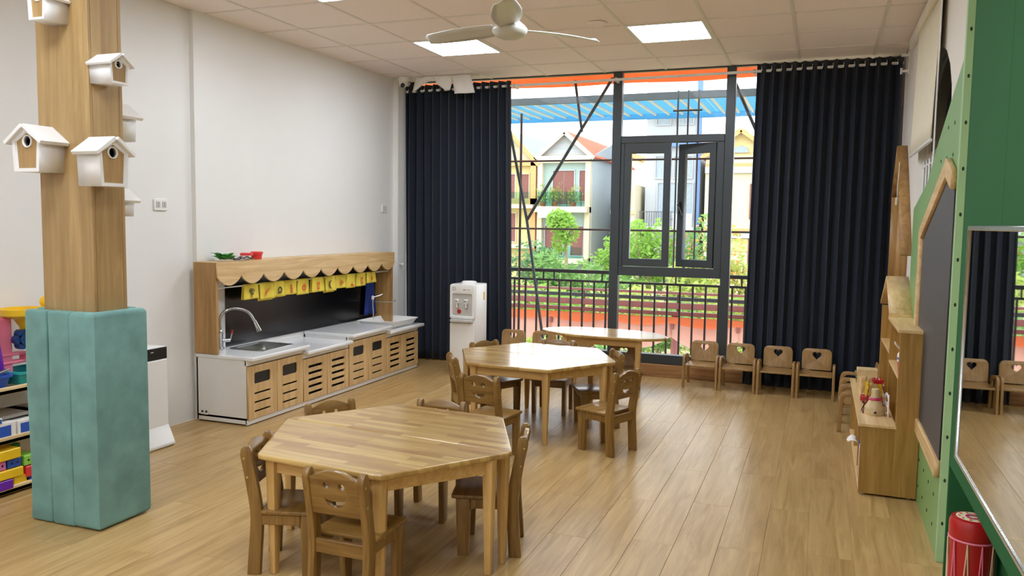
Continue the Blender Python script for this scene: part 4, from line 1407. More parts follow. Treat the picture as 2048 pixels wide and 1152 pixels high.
# drum
dr = E('drum', (.520, 3.05, 0), 0, 'tall red drum with zigzag cords standing under the mirror', 'drum')
dr.scale = (.77, .77, .945)
MB().lathe([(0, .0), (.064, .0), (.072, .02), (.081, .25), (.087, .45), (.087, .485), (0, .485)], n=32).build('shell', 'red', dr, True)
MB().lathe([(.090, .485), (.092, .49), (.092, .535), (.084, .552), (.066, .556)], n=32).build('top_hoop', 'red', dr, True)
MB().lathe([(0, .553), (.066, .556), (.07, .553)], n=32).build('drum_skin', 'drumskin', dr, True)
for k in range(10):
    a = 2*PI*k/10
    MB().plate([circ(.053*math.cos(a), .053*math.sin(a), .006, 8)], .001, T(0, 0, .5575)).build('skin_ornament', 'printorange', dr)
MB().plate([circ(0, 0, .03, 12), circ(0, 0, .02, 12)], .001, T(0, 0, .5575)).build('skin_ornament', 'magenta', dr)
for k in range(10):
    a, b_ = 2*PI*k/10, 2*PI*(k+.5)/10
    for s_ in (-1, 1):
        c_ = a+s_*PI/10
        pts = [(.0925*math.cos(a), .0925*math.sin(a), .475), (.089*math.cos((a+c_)/2), .089*math.sin((a+c_)/2), .26), (.0735*math.cos(c_), .0735*math.sin(c_), .04)]
        MB().tube(pts, .0028, 5).build('cord', 'cord' if k % 2 else 'pinkplastic', dr)
MB().tube([(.0905*math.cos(2*PI*q/24), .0905*math.sin(2*PI*q/24), .48) for q in range(24)], .004, 6, True).build('cord_ring', 'pinkplastic', dr)

# blind on the right wall
bl = E('roller_blind', (.60, 5.9, 2.9), 0, 'half-lowered cream roller blind over the right-hand window', 'blind')
MB().cyl((-.01, -.68, -.02), (-.01, .60, -.02), .026, n=14).build('roller', 'blind', bl, True)
MB().box(-.030, .0195, -.70, .64, -.005, .04, .003).build('head_rail', 'whiteplastic', bl)
def blf(u_, v_):
    return Vector((-.012-.02*v_+.006*math.sin(u_*5), -.62+1.17*u_, -.03-.86*v_))
MB().grid(blf, 12, 8).build('fabric', 'blind', bl, True, solid=.003)
MB().box(-.042, -.024, -.63, .56, -.905, -.885, .003).build('bottom_bar', 'whiteplastic', bl)
for dy in (-.66, -.69):
    MB().cyl((-.02, dy, -.02), (-.02, dy, -1.5), .003, n=6).build('pull_cord', 'whiteplastic', bl)
# house outline frame on the wall near the curtain
hf = E('house_frame', (.58, 7.0, 0), 0, 'tall house-shaped oak outline frame on the right wall beside the curtain', 'frame')
dX = .04
def hboard(p, q, th, mat='oak'):
    p = Vector((p[0]-7.0, p[1], 0)); q = Vector((q[0]-7.0, q[1], 0))
    d = (q-p).normalized(); n_ = Vector((-d.y, d.x, 0))*th/2
    lp = [(p+n_)[:2], (q+n_)[:2], (q-n_)[:2], (p-n_)[:2]]
    MB().plate([lp], .078, YZ, .002, 1).build('board', mat, hf)
hboard((6.50, 1.30), (7.28, 2.15), .02)
hboard((7.28, 2.15), (7.62, 1.72), .02)
hboard((6.85, .92), (6.85, 1.62), .02)
hboard((7.55, .92), (7.55, 1.75), .02)
hboard((6.86, .93), (7.54, .93), .02)
sw2 = E('cord_switch', (.5399, 6.97, 1.99), 0, 'small cream cord switch hanging at the house-shaped frame', 'switch')
sw2.location = (.536, 6.93, 1.70)
MB().box(-.012, .004, -.02, .02, -.03, .03, .004).build('switch_body', 'blind', sw2)
MB().tube(smooth_path([(0, 0, .03), (.0, .03, .12), (.002, .01, .22), (.004, .0, .30)], 5), .003, 6).build('wire', 'whiteplastic', sw2)

# ================================================================== DISPLAY CABINET (right)
cb = E('display_cabinet', (.40, 5.55, 0), 0, 'oak toy display cabinet with a low front counter and house-shaped upper shelf', 'cabinet')
def cbx(name, mat, x0, x1, y0, y1, z0, z1, bev=.0015):
    return BX(name, mat, cb, x0-.40, x1-.40, y0-5.55, y1-5.55, z0, z1, bev)
cbx('end_panel', 'cabwood', .252, .43, 4.84, 4.858, .012, .398)
cbx('end_panel', 'cabwood', .425, .545, 4.838, 4.858, .012, .935)
cbx('end_panel', 'cabwood', .252, .43, 6.262, 6.28, .012, .398)
cbx('end_panel', 'cabwood', .425, .545, 6.262, 6.282, .012, .95)
cbx('divider', 'cabwood', .262, .425, 5.30, 5.318, .03, .385)
cbx('divider', 'cabwood', .262, .425, 5.78, 5.798, .03, .385)
cbx('counter', 'cabtop', .238, .43, 4.836, 6.284, .39, .406)
cbx('bottom_board', 'cabtop', .252, .545, 4.858, 6.262, .02, .038)
cbx('back_panel', 'cabwood', .537, .545, 4.858, 6.262, .03, .93)
cbx('top_board', 'cabtop', .415, .55, 4.834, 5.56, .925, .943)
cbx('shelf_board', 'cabtop', .43, .537, 4.858, 5.55, .655, .670)
cbx('divider', 'cabwood', .43, .537, 5.55, 5.568, .406, .95)
cbx('shelf_board', 'cabtop', .43, .537, 5.568, 6.262, .70, .715)
def rboard(p, q, th):
    p = Vector((p[0]-5.55, p[1], 0)); q = Vector((q[0]-5.55, q[1], 0))
    d = (q-p).normalized(); n_ = Vector((-d.y, d.x, 0))*th
    lp = [p[:2], q[:2], (q+n_)[:2], (p+n_)[:2]]
    MB().plate([lp], .135, T(.0825, 0, 0) @ YZ, .0015, 1).build('roof_board', 'cabtop', cb)
rboard((5.52, .955), (5.90, 1.16), .018)
rboard((5.90, 1.16), (6.30, .955), .018)
cbx('roof_fascia', 'cabtop', .415, .55, 5.515, 5.535, .93, .965)
for xx in (.28, .51):
    for yy in (4.88, 6.24):
        MB().cyl((xx-.40, yy-5.55, 0), (xx-.40, yy-5.55, .013), .013, n=10).build('foot', 'whiteplastic', cb)
# toys on the cabinet
e = E('wooden_toy_box', (.335, 5.80, .4065), .15, 'pair of pale wooden flip boxes standing open on the cabinet counter', 'toy')
BX('left_box', 'cabtop', e, -.055, -.002, -.04, .04, 0, .10, .002)
BX('right_box', 'cabtop', e, .002, .055, -.04, .04, 0, .10, .002)
e = E('wooden_box', (.335, 6.03, .4065), 0, 'pale wooden box with a wrapped corner behind the flip boxes', 'box')
BX('box_body', 'pale', e, -.065, .065, -.05, .05, 0, .12, .003)
def wrapf(u_, v_):
    return Vector((-.066-.012*v_*math.sin(u_*9), -.052+.06*u_, .02+.08*v_))
MB().grid(wrapf, 8, 6).build('film', 'clear', e, True, solid=.001)
e = E('wooden_truck', (.335, 5.43, .4065), .1, 'yellow and red wooden toy truck wrapped in clear film', 'toy')
BX('cab', 'yellow', e, -.035, -.015, -.035, .035, .018, .13, .003)
BX('cab', 'yellow', e, .03, .05, -.035, .035, .018, .13, .003)
BX('roof', 'red', e, .0, .06, -.04, .04, .13, .155, .004)
BX('chassis', 'red', e, -.06, .065, -.05, .05, .012, .045, .004)
for sx_ in (-.045, .045):
    for sy_ in (-.056, .056):
        MB().cyl((sx_, sy_-.006, .014), (sx_, sy_+.006, .014), .014, n=12).build('wheel', 'red', e, True)
def flm(u_, v_):
    a = 2*PI*u_
    return Vector((.07*math.cos(a)*(1-.5*v_)+.006*math.sin(7*a), .07*math.sin(a)*(1-.5*v_)+.006*math.cos(5*a), .006+.16*v_))
MB().grid(flm, 20, 7, True).build('film', 'clear', e, True)
e = E('wrapped_bell_toy', (.335, 5.12, .4065), 0, 'bottle-shaped wooden toy with beads in a clear wrapper, nearest on the cabinet', 'toy')
MB().lathe([(0, 0), (.05, 0), (.055, .01), (.052, .045), (.03, .085), (.022, .12), (.024, .14), (.02, .15), (0, .15)], n=20).build('wooden_body', 'pale', e, True)
MB().lathe([(.031, .083), (.036, .09), (.03, .10), (.026, .098)], n=20).build('red_band', 'magenta', e, True)
for k in range(8):
    a = 2*PI*k/8
    MB().sphere((.062*math.cos(a), .062*math.sin(a), .02+.09*(k % 3)/2), .008, 1).build('bead', 'maroon' if k % 2 else 'black', e, True)
def flm2(u_, v_):
    a = 2*PI*u_
    r = .072-.045*v_+.02*max(0, v_-.8)*5
    return Vector((r*math.cos(a)+.005*math.sin(6*a+v_*5), r*math.sin(a)+.005*math.cos(5*a), .004+.185*v_))
MB().grid(flm2, 24, 9, True).build('film', 'clear', e, True)
e = E('wooden_butterfly', (.405, 5.06, .4065), .25, 'white-edged cut-out wooden butterfly leaning on the cabinet end', 'toy')
for s_ in (0, 1):
    w1 = [(p.x, p.y) for p in smooth_path([(0, .02, 0), (.05, .005, 0), (.075, .03, 0), (.055, .07, 0), (.02, .065, 0)], 5, True)]
    w2 = [(.036+(p[0]-.036)*.6, .038+(p[1]-.038)*.6) for p in w1]
    MB().plate([w1, w2], .006, T(0, 0, .003+s_*.06) @ YZ).build('wing', 'paper', e)
MB().box(-.003, .003, .0, .008, .0, .13, .002).build('body', 'paper', e)
e = E('candy_container', (.48, 5.10, .6705), 0, 'pink and white container with a clear bow on the upper cabinet shelf', 'container')
MB().lathe([(0, 0), (.036, 0), (.04, .06), (.038, .06), (.034, .004), (0, .004)], n=20).build('pink_cup', 'magenta', e, True)
MB().lathe([(.04, .06), (.042, .062), (.042, .10), (.034, .115), (0, .115)], n=20).build('white_top', 'whiteplastic', e, True)
MB().lathe([(.0425, .072), (.0432, .075), (.0432, .083), (.0425, .085)], n=20).build('pale_band', 'blue', e, True)
for a in (-1.2, .2):
    def bow(u_, v_, a=a):
        return Vector((-.01-.05*v_*math.cos(a), (u_-.5)*.05*(.2+v_), .11+.05*v_*(math.sin(a)+.9)+.008*math.sin(u_*9)))
    MB().grid(bow, 8, 5).build('bow', 'paper', e, True, solid=.001)
e = E('red_toy_figure', (.46, 5.03, .4065), 0, 'upright red wooden toy with black wheels inside the cabinet opening', 'toy')
BX('body', 'magenta', e, -.012, .012, -.025, .025, .012, .13, .004)
for z_ in (.022, .12):
    for y_ in (-.03, .03):
        MB().cyl((-.016, y_, z_), (.016, y_, z_), .011, n=10).build('wheel', 'black', e, True)
e = E('yellow_toy', (.485, 5.86, .7155), 0, 'small yellow toy on the far upper shelf of the cabinet', 'toy')
MB().lathe([(0, 0), (.03, 0), (.034, .02), (.02, .035), (.012, .05), (0, .052)], n=14).build('body', 'yellow', e, True)
for k in range(4):
    o = MB().box(-.09, .06, -.006, .006, 0, .20+.02*(k % 2), .001).build('picture_book', ['red', 'paper', 'yellow', 'blue'][k], None)
    o.location = (.345, 4.93+k*.035, .0385)
    tag(o, '%s thin picture book standing in the low cabinet' % ['red', 'white', 'yellow', 'blue'][k], 'book', 'books in the low cabinet')
def bag(u_, v_):
    return Vector((.205+.06*v_+.004*math.sin(u_*9), 5.36+.10*u_, .165+.03*math.sin(v_*3)*(.4+u_*.4)))
o = MB().grid(bag, 8, 6).build('paper_sheet', 'paper', None, True, solid=.002)
o.data.transform(Matrix.Translation((0, 0, 0)))
tag(o, 'crumpled white paper sticking out of the low cabinet front', 'paper')

# ================================================================== OUTSIDE: balcony
tag(BX('balcony_floor', 'bouncepink', None, -6, 3, 8.02, 9.05, -.28, -.14), kind='structure')
rg = E('balcony_railing', (-1.8, 8.9, -.14), 0, 'dark iron balcony railing with upright bars outside the window', 'railing')
BX('top_rail', 'grille', rg, -3.4, 3.4, -.02, .02, 1.065, 1.105, .004)
BX('second_rail', 'grille', rg, -3.4, 3.4, -.012, .012, .965, .99, .003)
BX('lower_rail', 'grille', rg, -3.4, 3.4, -.012, .012, .05, .075, .003)
o = BX('baluster', 'grille', rg, -.010, .010, -.010, .010, 0, .97)
bme = o.data
o.location = (-3.36, 0, 0)
for k in range(1, 49):
    o = bpy.data.objects.new('baluster', bme); COL.objects.link(o); o.parent = rg
    o.location = (-3.36+k*.1385, 0, 0)
for k in range(10):
    xx = -3.3+k*.70
    for dx in (0, .13):
        BX('spacer', 'grille', rg, xx+dx-.008, xx+dx+.008, -.008, .008, .985, 1.07)
for xx in (-3.395, 3.39):
    BX('end_post', 'grille', rg, xx-.02, xx+.02, -.02, .02, 0, 1.1)
gr = E('safety_grille', (-1.8, 8.86, 0), 0, 'thin rusty bars strung across the balcony opening above the railing', 'grille')
for z_ in (1.425, 2.20):
    MB().cyl((-3.4, 0, z_), (3.4, 0, z_), .011, n=8).build('bar', 'wire', gr)
MB().cyl((-1.50, .03, -.12), (-1.50, .03, 2.75), .015, n=8).build('upright', 'wire', gr)
for xx in (-.02, .09, .20):
    MB().cyl((.32+xx, .02, .96), (.32+xx, .02, 2.93), .010, n=8).build('upright', 'strut', gr)
MB().cyl((.25, .02, 2.72), (.56, .02, 2.72), .012, n=8).build('bar', 'strut', gr)
# awning struts just outside the glass
st = E('awning_strut', (-3.0, 8.35, 0), 0, 'y-shaped dark steel awning strut crossing the left window pane', 'strut')
MB().tube([(-.30, 0, 2.80), (-.02, 0, 1.52), (.245, 0, -.135)], .017, 8).build('long_tube', 'strut', st)
MB().tube([(-.02, 0, 1.52), (.50, 0, 2.36), (.92, 0, 3.03)], .017, 8).build('slanting_tube', 'strut', st)
MB().tube([(.585, 0, 2.46), (.49, 0, 3.05)], .015, 8).build('short_tube', 'strut', st)
st2 = E('awning_strut', (-.75, 8.35, 0), 0, 'single dark steel awning strut slanting behind the right window pane', 'strut')
MB().tube([(-.13, 0, 2.95), (.28, 0, 2.05), (.8, 0, .9)], .017, 8).build('tube', 'strut', st2)
MB().tube([(.8, 0, .9), (.8, 0, -.135)], .017, 8).build('foot_tube', 'strut', st2)
# orange awning overhead
oa = E('orange_awning', (-1.8, 8.35, 3.02), 0, 'bright orange awning strip above the window outside', 'awning')
def oaf(u_, v_):
    return Vector((-3.2+6.4*u_, -.28+.56*v_, .02*math.sin(u_*30)*.3-.03*v_))
MB().grid(oaf, 40, 5).build('fabric', 'orange', oa, True, solid=.004)
for xx in (-3.1, -.55, 1.05, 3.1):
    MB().box(xx-.012, xx+.012, -.30, .30, .02, .045).build('arm', 'strut', oa)
# blue sheet canopy
bc = E('blue_canopy', (-1.8, 9.6, 2.98), 0, 'translucent blue ribbed canopy beyond the balcony', 'canopy')
for k in range(15):
    x0 = -3.7+k*.46
    MB().box(x0, x0+.452, .02, 1.62, .03, .036).build('sheet', 'bluepoly', bc)
for k in range(38):
    x0 = -3.71+k*.184
    BX('rib', 'rib', bc, x0-.013, x0+.013, 0, 1.64, .002, .028)
BX('edge_beam', 'strut', bc, -3.8, 3.3, -.04, .02, -.03, .05)
BX('edge_beam', 'bluepoly', bc, -3.8, 3.3, 1.62, 1.66, -.04, .035)
for xx in (-3.6, 3.1):
    MB().cyl((xx, 1.6, -5.98), (xx, 1.6, -.01), .035, n=10).build('post', 'strut', bc)
# red beams and hanging tarp beyond the railing
rb = E('red_steel_frame', (-1.8, 10.25, 0), 0, 'rust-red horizontal steel frame beyond the balcony railing', 'frame')
for z_, h_, mt_ in ((.615, .03, 'redbeam'), (.535, .045, 'grille'), (.43, .075, 'redbeam'), (.345, .05, 'redbeam')):
    BX('beam', mt_, rb, -4.2, 3.2, -.03, .03, z_, z_+h_, .003)
for k in range(6):
    xx = -3.6+k*1.25
    BX('post', 'redbeam', rb, xx-.02, xx+.02, .0, .04, -3.0, .63)
for xx in (-3.0, .1, 2.6):
    BX('ground_leg', 'redbeam', rb, xx-.04, xx+.04, .045, .12, -3.0, .36)
tp_e = E('orange_tarp', (-1.8, 10.12, .34), 0, 'faded orange tarpaulin hanging in scallops below the red frame', 'tarp')
for k in range(9):
    x0 = -3.9+k*.80
    def tf2(u_, v_, k=k, x0=x0):
        sag = .20+.008*k+.15*math.sin(PI*u_)
        return Vector((x0+.80*u_, .02-.10*math.sin(PI*u_)*v_+.03*math.sin(u_*11+k)*v_, -.02-sag*v_-.02*math.sin(PI*u_)*(1-v_)))
    MB().grid(tf2, 14, 8).build('swag', 'orangepale', tp_e, True, solid=.004)
    MB().box(x0-.015, x0+.015, -.012, .03, -.16, .0, .003).build('tie', 'redbeam', tp_e)
def topband(u_, v_):
    return Vector((-3.9+7.2*u_, -.02-.03*v_+.02*math.sin(u_*28)*v_, .0-(.07+.05*abs(math.sin(u_*9*PI)))*v_))
MB().grid(topband, 90, 4).build('top_hem', 'orange', tp_e, True, solid=.003)
# ground far below
tag(BX('ground', 'ground', None, -120, 60, 9.8, 160, -3.4, -3.0), kind='structure')

# ------------------------------------------------------------------ houses across the street
HY = 62
def win(par, x0, x1, z0, z1, y=0, mat='hpane', frame='hwhite', name='window', mull=1):
    wn = MB().plate([[(x0-.08, z0-.08), (x1+.08, z0-.08), (x1+.08, z1+.08), (x0-.08, z1+.08)], [(x0, z0), (x1, z0), (x1, z1), (x0, z1)]], .14, T(0, y-.05, 0) @ XZ).build(name, frame, par)
    n_ = mull
    ww = (x1-x0)/n_
    for k in range(n_):
        BX('leaf' if mat == 'hdoor' else 'pane', mat, wn, x0+k*ww+.02, x0+(k+1)*ww-.02, y-.03, y+.03, z0, z1)
    return wn
def gable_house(name, x0, x1, y0, depth, zb, ze, za, wall, trim, roof, label, face):
    e = E(name, ((x0+x1)/2, y0, zb), 0, label, 'house', 'houses across the street')
    hw_ = (x1-x0)/2
    H_ = ze-zb
    BX('wall', wall, e, -hw_, hw_, .0, depth, 0, H_)
    MB().plate([[(-hw_, H_), (hw_, H_), (0, za-zb)]], .25, T(0, .12, 0) @ XZ).build('gable', face, e)
    for s_ in (-1, 1):
        ang = math.atan2(za-ze, hw_)
        Lr = math.hypot(hw_, za-ze)+.35
        M = T(0, 0, za-zb) @ Matrix.Rotation(s_*ang, 4, 'Y')
        MB().box(0 if s_ > 0 else -Lr, Lr if s_ > 0 else 0, -.5, depth, 0, .14, M=M).build('roof_slope', roof, e)
        MB().box(0 if s_ > 0 else -Lr, Lr if s_ > 0 else 0, -.56, -.5, -.16, .16, M=M).build('barge_board', trim, e)
    for q in range(4):
        zz = H_+(za-ze)*q/4.2+.15
        ww = hw_*(1-q/4.2)-.25
        if ww > .2: BX('siding_line', trim if q == 0 else wall, e, -ww, ww, -.03, .0, zz, zz+.05)
    return e, hw_, H_
# yellow-orange house, far left
e, hw_, H_ = gable_house('yellow_house', -26.2, -21.55, HY, 10, -3, 6.3, 8.7, 'hyellow', 'horange', 'hroof2', 'yellow gabled house with orange trim at the left of the window view', 'hpale')
for z_ in (9.0, 5.9):
    BX('orange_band', 'horange', e, -hw_, hw_+.0, -.5, .02, z_, z_+.5)
BX('corner_pilaster', 'horange', e, hw_-.45, hw_, -.5, 0, 0, 9.4)
win(e, -1.6, .4, 6.3, 8.35, 0, 'hdoor', 'hpale', 'door', 2)
win(e, .9, 1.6, 6.3, 8.35, 0, 'hdoor', 'hpale', 'door', 1)
win(e, -1.4, .5, 2.9, 5.2, 0, 'hdoor', 'hpale', 'door', 2)
BX('balcony_slab', 'hpale', e, -hw_, hw_, -1.2, 0, 5.6, 5.9)
BX('balcony_glass', 'greenglass', e, -hw_, hw_-.3, -1.18, -1.14, 5.95, 6.9)
BX('balcony_slab', 'hpale', e, -hw_, hw_, -1.2, 0, 2.4, 2.7)
# mint house with red roof
e, hw_, H_ = gable_house('mint_house', -21.4, -17.05, HY, 14, -3, 6.75, 8.6, 'hmint', 'hpale', 'hroof', 'pale mint gabled house with red tiled roof and glass balconies', 'hwhite')
BX('cornice', 'hpale', e, -hw_, hw_, -.6, 0, H_-.55, H_)
for xx in (-hw_, hw_-.4):
    BX('corner_pilaster', 'hpale', e, xx, xx+.4, -.5, 0, 0, H_-.55)
BX('side_wall', 'hgrey', e, hw_, hw_+.06, 0, 14, 0, H_)
MB().plate([[(0, 0), (14, 0), (14, .0), (7, 1.6)]], .1, T(hw_+.03, 0, H_) @ YZ).build('side_gable', 'hgrey', e)
win(e, -1.0, .75, 5.95, 8.6, 0, 'hdoor', 'hwhite', 'door', 2)
win(e, 1.2, 1.85, 6.2, 8.6, 0, 'hdoor', 'hwhite', 'door', 1)
BX('balcony_slab', 'hpale', e, -hw_, hw_, -1.4, 0, 5.3, 5.75)
BX('white_awning', 'hwhite', e, -1.7, .6, -1.6, -1.4, 4.85, 5.35)
BX('balcony_glass', 'greenglass', e, -hw_+.35, hw_-.35, -1.38, -1.34, 5.8, 6.9)
for k in range(7):
    MB().cyl((-hw_+.4+k*.58, -1.3, 5.75), (-hw_+.4+k*.58, -1.3, 6.95), .03, n=6).build('rail_post', 'hiron', e)
win(e, -1.6, -.1, 1.9, 4.2, 0, 'hdoor', 'hwhite', 'door', 2)
win(e, .55, 1.6, 1.9, 4.2, 0, 'hdoor', 'hwhite', 'door', 1)
BX('balcony_slab', 'hpale', e, -hw_, hw_, -1.4, 0, 1.3, 1.7)
BX('balcony_glass', 'greenglass', e, -hw_+.35, hw_-.35, -1.38, -1.34, 1.7, 2.6)
win(e, -1.2, .9, -.0, 1.0, 0, 'hpane', 'hwhite', 'window', 3)
# grey neighbour side
e = E('grey_house', (-14.6, 67.5, -3), 0, 'plain blue-grey house wall between the mint house and the white block', 'house', 'houses across the street')
BX('wall', 'hgrey', e, -1.6, 1.2, 0, 10, 0, 6.2)
BX('parapet', 'hwhite', e, -1.7, 1.3, -.1, 10, 6.2, 6.5)
win(e, -.9, .4, 3.2, 4.9, 0, 'hpane', 'hwhite', 'window', 2)
# small cream house
e = E('cream_house', (-13.85, 60, -3), 0, 'narrow cream house left of the white and blue block', 'house', 'houses across the street')
BX('wall', 'hpale', e, -1.0, .7, 0, 6, 0, 7.4)
BX('cornice', 'hyellow', e, -1.1, .8, -.2, 0, 5.2, 5.5)
BX('panel', 'hyellow', e, -.7, .5, -.05, 0, 5.7, 7.0)
win(e, -.3, .5, 2.6, 4.6, 0, 'hpane', 'hpale', 'window', 1)
BX('balcony_slab', 'hpale', e, -1.0, .7, -.8, 0, 2.2, 2.4)
# white and blue tall block
e = E('white_block', (-10.6, 62, -3), 0, 'tall white townhouse with a bright blue corner stripe', 'house', 'houses across the street')
BX('wall', 'hwhite', e, -2.2, 1.9, 0, 12, 0, 16.5)
BX('blue_stripe', 'hblue', e, 1.6, 1.95, -.12, 0, 2.5, 16.5)
BX('blue_band', 'hblue', e, -2.3, 1.6, -.5, 0, 10.3, 10.6)
BX('white_canopy', 'hwhite', e, -2.4, 1.6, -1.4, 0, 12.8, 13.2)
for z_ in (12.2, 8.2):
    win(e, -1.4, -.4, z_-.2, z_+1.4, 0, 'hpane', 'hwhite', 'window', 1)
    win(e, .0, 1.3, z_-.2, z_+1.4, 0, 'hpane', 'hwhite', 'window', 2)
win(e, -1.2, .2, 5.0, 7.6, 0, 'hpane', 'hwhite', 'window', 2)
win(e, .4, 1.4, 5.0, 7.6, 0, 'hpane', 'hwhite', 'window', 1)
win(e, -1.2, 1.2, 1.3, 3.4, 0, 'hpane', 'hwhite', 'window', 3)
BX('balcony_slab', 'hwhite', e, -2.4, 1.7, -1.3, 0, 3.9, 4.3)
BX('balcony_wall', 'hwhite', e, .2, 1.6, -1.3, -1.2, 4.3, 5.3)
for k in range(14):
    MB().cyl((-2.3+k*.18, -1.25, 4.3), (-2.3+k*.18, -1.25, 5.4), .025, n=6).build('iron_bar', 'hiron', e)
BX('iron_rail', 'hiron', e, -2.35, .2, -1.28, -1.22, 5.38, 5.44)
# yellow gabled house at the right
e, hw_, H_ = gable_house('yellow_villa', -8.15, -3.2, 61, 12, -3, 6.5, 8.3, 'hpale', 'horange', 'hroof', 'yellow villa with an orange-edged gable at the right of the window view', 'hyellow')
MB().plate([[(.55*math.cos(PI*q/12), H_+.2+.5*math.sin(PI*q/12)) for q in range(13)]], .1, T(0, -.1, 0) @ XZ).build('arch_window', 'hpane', e)
for z_ in (4.0, 8.7):
    BX('string_course', 'horange', e, -hw_, hw_, -.2, 0, z_, z_+.25)
    BX('string_course', 'hwhite', e, -hw_, hw_, -.3, 0, z_-.45, z_)
for z_ in (5.0, 1.2):
    win(e, .8, 2.0, z_, z_+2.4, 0, 'hpane', 'hdoor', 'window', 1)
    win(e, -1.9, -.6, z_, z_+2.4, 0, 'hpane', 'hdoor', 'window', 2)
BX('ochre_band', 'hyellow', e, -hw_, hw_, -.1, 0, 2.6, 3.5)
# big hall roof behind
e = E('long_roof_house', (-21, 78, -3), 0, 'long low roof with an orange ridge behind the gabled houses', 'house', 'houses across the street')
BX('wall', 'hpale', e, -6, 3, 0, 8, 0, 11)
MB().box(-6.2, 3.2, -1.0, 8, 11, 11.5).build('roof', 'horange', e)

# ------------------------------------------------------------------ trees and shrubs
def tree(x, y, zt, r, h, leafm, label, name='tree', n=900, trunk=True, seed=0, sz=.2, bloom=0):
    """crown top at zt, crown radius r and height h, on ground z=-3"""
    rnd = random.Random(seed)
    e = E(name, (x, y, -3), 0, label, 'tree' if trunk else 'shrub', 'trees and shrubs outside')
    m = MB()
    mb2 = MB()
    zc = zt+3-h/2
    blobs = [(rnd.uniform(-.5, .5)*r, rnd.uniform(-.5, .5)*r, rnd.uniform(-.32, .32)*h, rnd.uniform(.4, .62)) for _ in range(7)]
    for k in range(n):
        bx_, by_, bz_, br_ = blobs[k % 7]
        d = Vector((rnd.gauss(0, 1), rnd.gauss(0, 1), rnd.gauss(0, 1))).normalized()*rnd.uniform(.75, 1.05)
        p = Vector((bx_+d.x*br_*r, by_+d.y*br_*r, max(.02, zc+bz_+d.z*br_*h*.55)))
        t = Vector((rnd.gauss(0, 1), rnd.gauss(0, 1), rnd.gauss(0, .6))).normalized()
        s_ = t.cross(Vector((rnd.gauss(0, 1), rnd.gauss(0, 1), rnd.gauss(0, 1)))).normalized()
        ll, ww = sz*rnd.uniform(.7, 1.3), sz*.42
        tgt = mb2 if (bloom and rnd.random() < bloom) else m
        vs = [tgt.bm.verts.new(p+q) for q in (-t*ll, s_*ww, t*ll, -s_*ww)]
        tgt.bm.faces.new(vs)
    m.build('foliage', leafm, e)
    if bloom: mb2.build('blossom', 'bloom', e)
    else: mb2.bm.free()
    if trunk:
        MB().tube([(0, 0, 0), (.05*r, 0, zc*.5), (-.04*r, .03, zc), (0, 0, zc+h*.2)], [.09*r+.03, .07*r+.03, .05*r+.02, .02], 8).build('trunk', 'bark', e, True)
        for k in range(3):
            a = k*2.1+seed
            MB().tube([(0, 0, zc*.8), (.25*r*math.cos(a), .25*r*math.sin(a), zc), (.5*r*math.cos(a), .5*r*math.sin(a), zc+h*.2)], [.04*r+.02, .03*r+.01, .01], 6).build('branch', 'bark', e, True)
    else:
        for k in range(3):
            MB().tube([(0, 0, 0), (.1*r*math.cos(k*2), .1*r*math.sin(k*2), zc)], [.03, .015], 5).build('stem', 'bark', e)
    return e
tree(-12.3, 40, 2.15, 1.0, 2.1, 'leaf1', 'small bright green tree in front of the mint house', n=1500, seed=1, sz=.13)
tree(-11.6, 33, .9, 1.3, 3.2, 'leaf3', 'dark leafy tree at the left edge of the window view', n=1500, seed=2, sz=.13)
tree(-10.2, 32, .15, 1.4, 2.8, 'leaf2', 'mid green bushy tree below the balconies, right of the dark one', n=1500, seed=3, sz=.13)
tree(-8.3, 32, -.2, 1.5, 2.4, 'leaf2', 'rounded green tree below the mint house', n=1500, seed=4, sz=.13)
tree(-9.4, 38, 1.15, 1.3, 3.6, 'leaf1', 'light green tree beside the left window mullion', n=1500, seed=5, sz=.14)
tree(-6.6, 33, 1.75, 1.3, 3.6, 'leaf1', 'bright green tree seen through the left casement', n=1700, seed=6, sz=.13)
tree(-5.0, 34, 1.95, 1.5, 4.0, 'leaf2', 'green tree with orange blossom seen through the open casement', n=1700, seed=7, sz=.13, bloom=.18)
tree(-2.8, 33, 1.2, 1.3, 4.2, 'leaf4', 'yellow-green flowering tree beside the right curtain', n=1600, seed=8, sz=.13, bloom=.2)
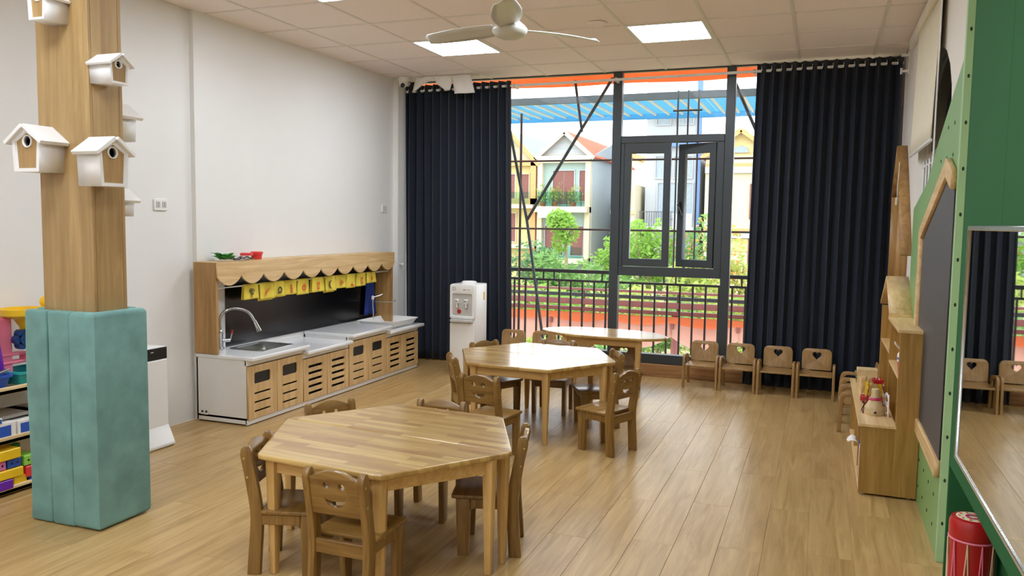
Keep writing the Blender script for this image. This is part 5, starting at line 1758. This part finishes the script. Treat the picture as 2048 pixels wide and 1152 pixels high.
tree(-3.9, 30, .3, 1.5, 3.0, 'leaf4', 'yellow-green tree low in the middle of the window view', n=1400, seed=9, sz=.13)
SH = [(-9.8, 27, -.75, 1.5), (-8.0, 26, -.8, 1.6), (-6.2, 26, -.7, 1.5), (-4.6, 25, -.8, 1.5), (-2.9, 25, -.75, 1.6), (-1.4, 26, -.6, 1.5),
      (-7.3, 19, -1.35, 1.3), (-5.4, 18.5, -1.3, 1.3), (-3.6, 18, -1.2, 1.3), (-2.1, 17.5, -1.2, 1.2)]
SP = ['far left of the hedge row behind the railing', 'second in the hedge row behind the railing', 'third in the hedge row behind the railing', 'fourth in the hedge row behind the railing', 'fifth in the hedge row behind the railing', 'right end of the hedge row behind the railing',
      'low in front of the hedge, at the left below the tarp', 'low in front of the hedge, left of centre below the tarp', 'low in front of the hedge, right of centre below the tarp', 'low in front of the hedge, at the right below the tarp']
for k, (x_, y_, zt, r) in enumerate(SH):
    tree(x_, y_, zt, r, 2.0, ['leaf4', 'leaf1', 'leaf4', 'leaf2'][k % 4], 'yellow-green shrub ' + SP[k] if k % 2 == 0 else 'green shrub ' + SP[k], 'shrub', 1300, False, 20+k, .12)
# potted plants on the mint house balcony
for k, xx in enumerate((-20.7, -19.7, -18.2)):
    e = E('balcony_plant', (xx, 60.9, 2.75), 0, ['flowering plant at the left of the upper glass balcony', 'yellow flowering plant in the middle of the upper glass balcony', 'pale flowering plant at the right of the upper glass balcony'][k], 'plant', 'plants on the glass balcony')
    MB().lathe([(0, 0), (.2, 0), (.26, .35), (.22, .35), (0, .3)], n=10).build('pot', 'hroof', e, True)
    m = MB(); rnd = random.Random(k)
    for q in range(160):
        p = Vector((rnd.gauss(0, .33), rnd.gauss(0, .2), .85+rnd.gauss(0, .35)))
        t = Vector((rnd.gauss(0, 1), rnd.gauss(0, 1), rnd.gauss(0, 1))).normalized()*.14
        s_ = t.cross(Vector((0, .4, 1))).normalized()*.06
        m.bm.faces.new([m.bm.verts.new(p+v_) for v_ in (-t, s_, t, -s_)])
    m.build('foliage', 'leaf4' if k else 'leaf1', e)
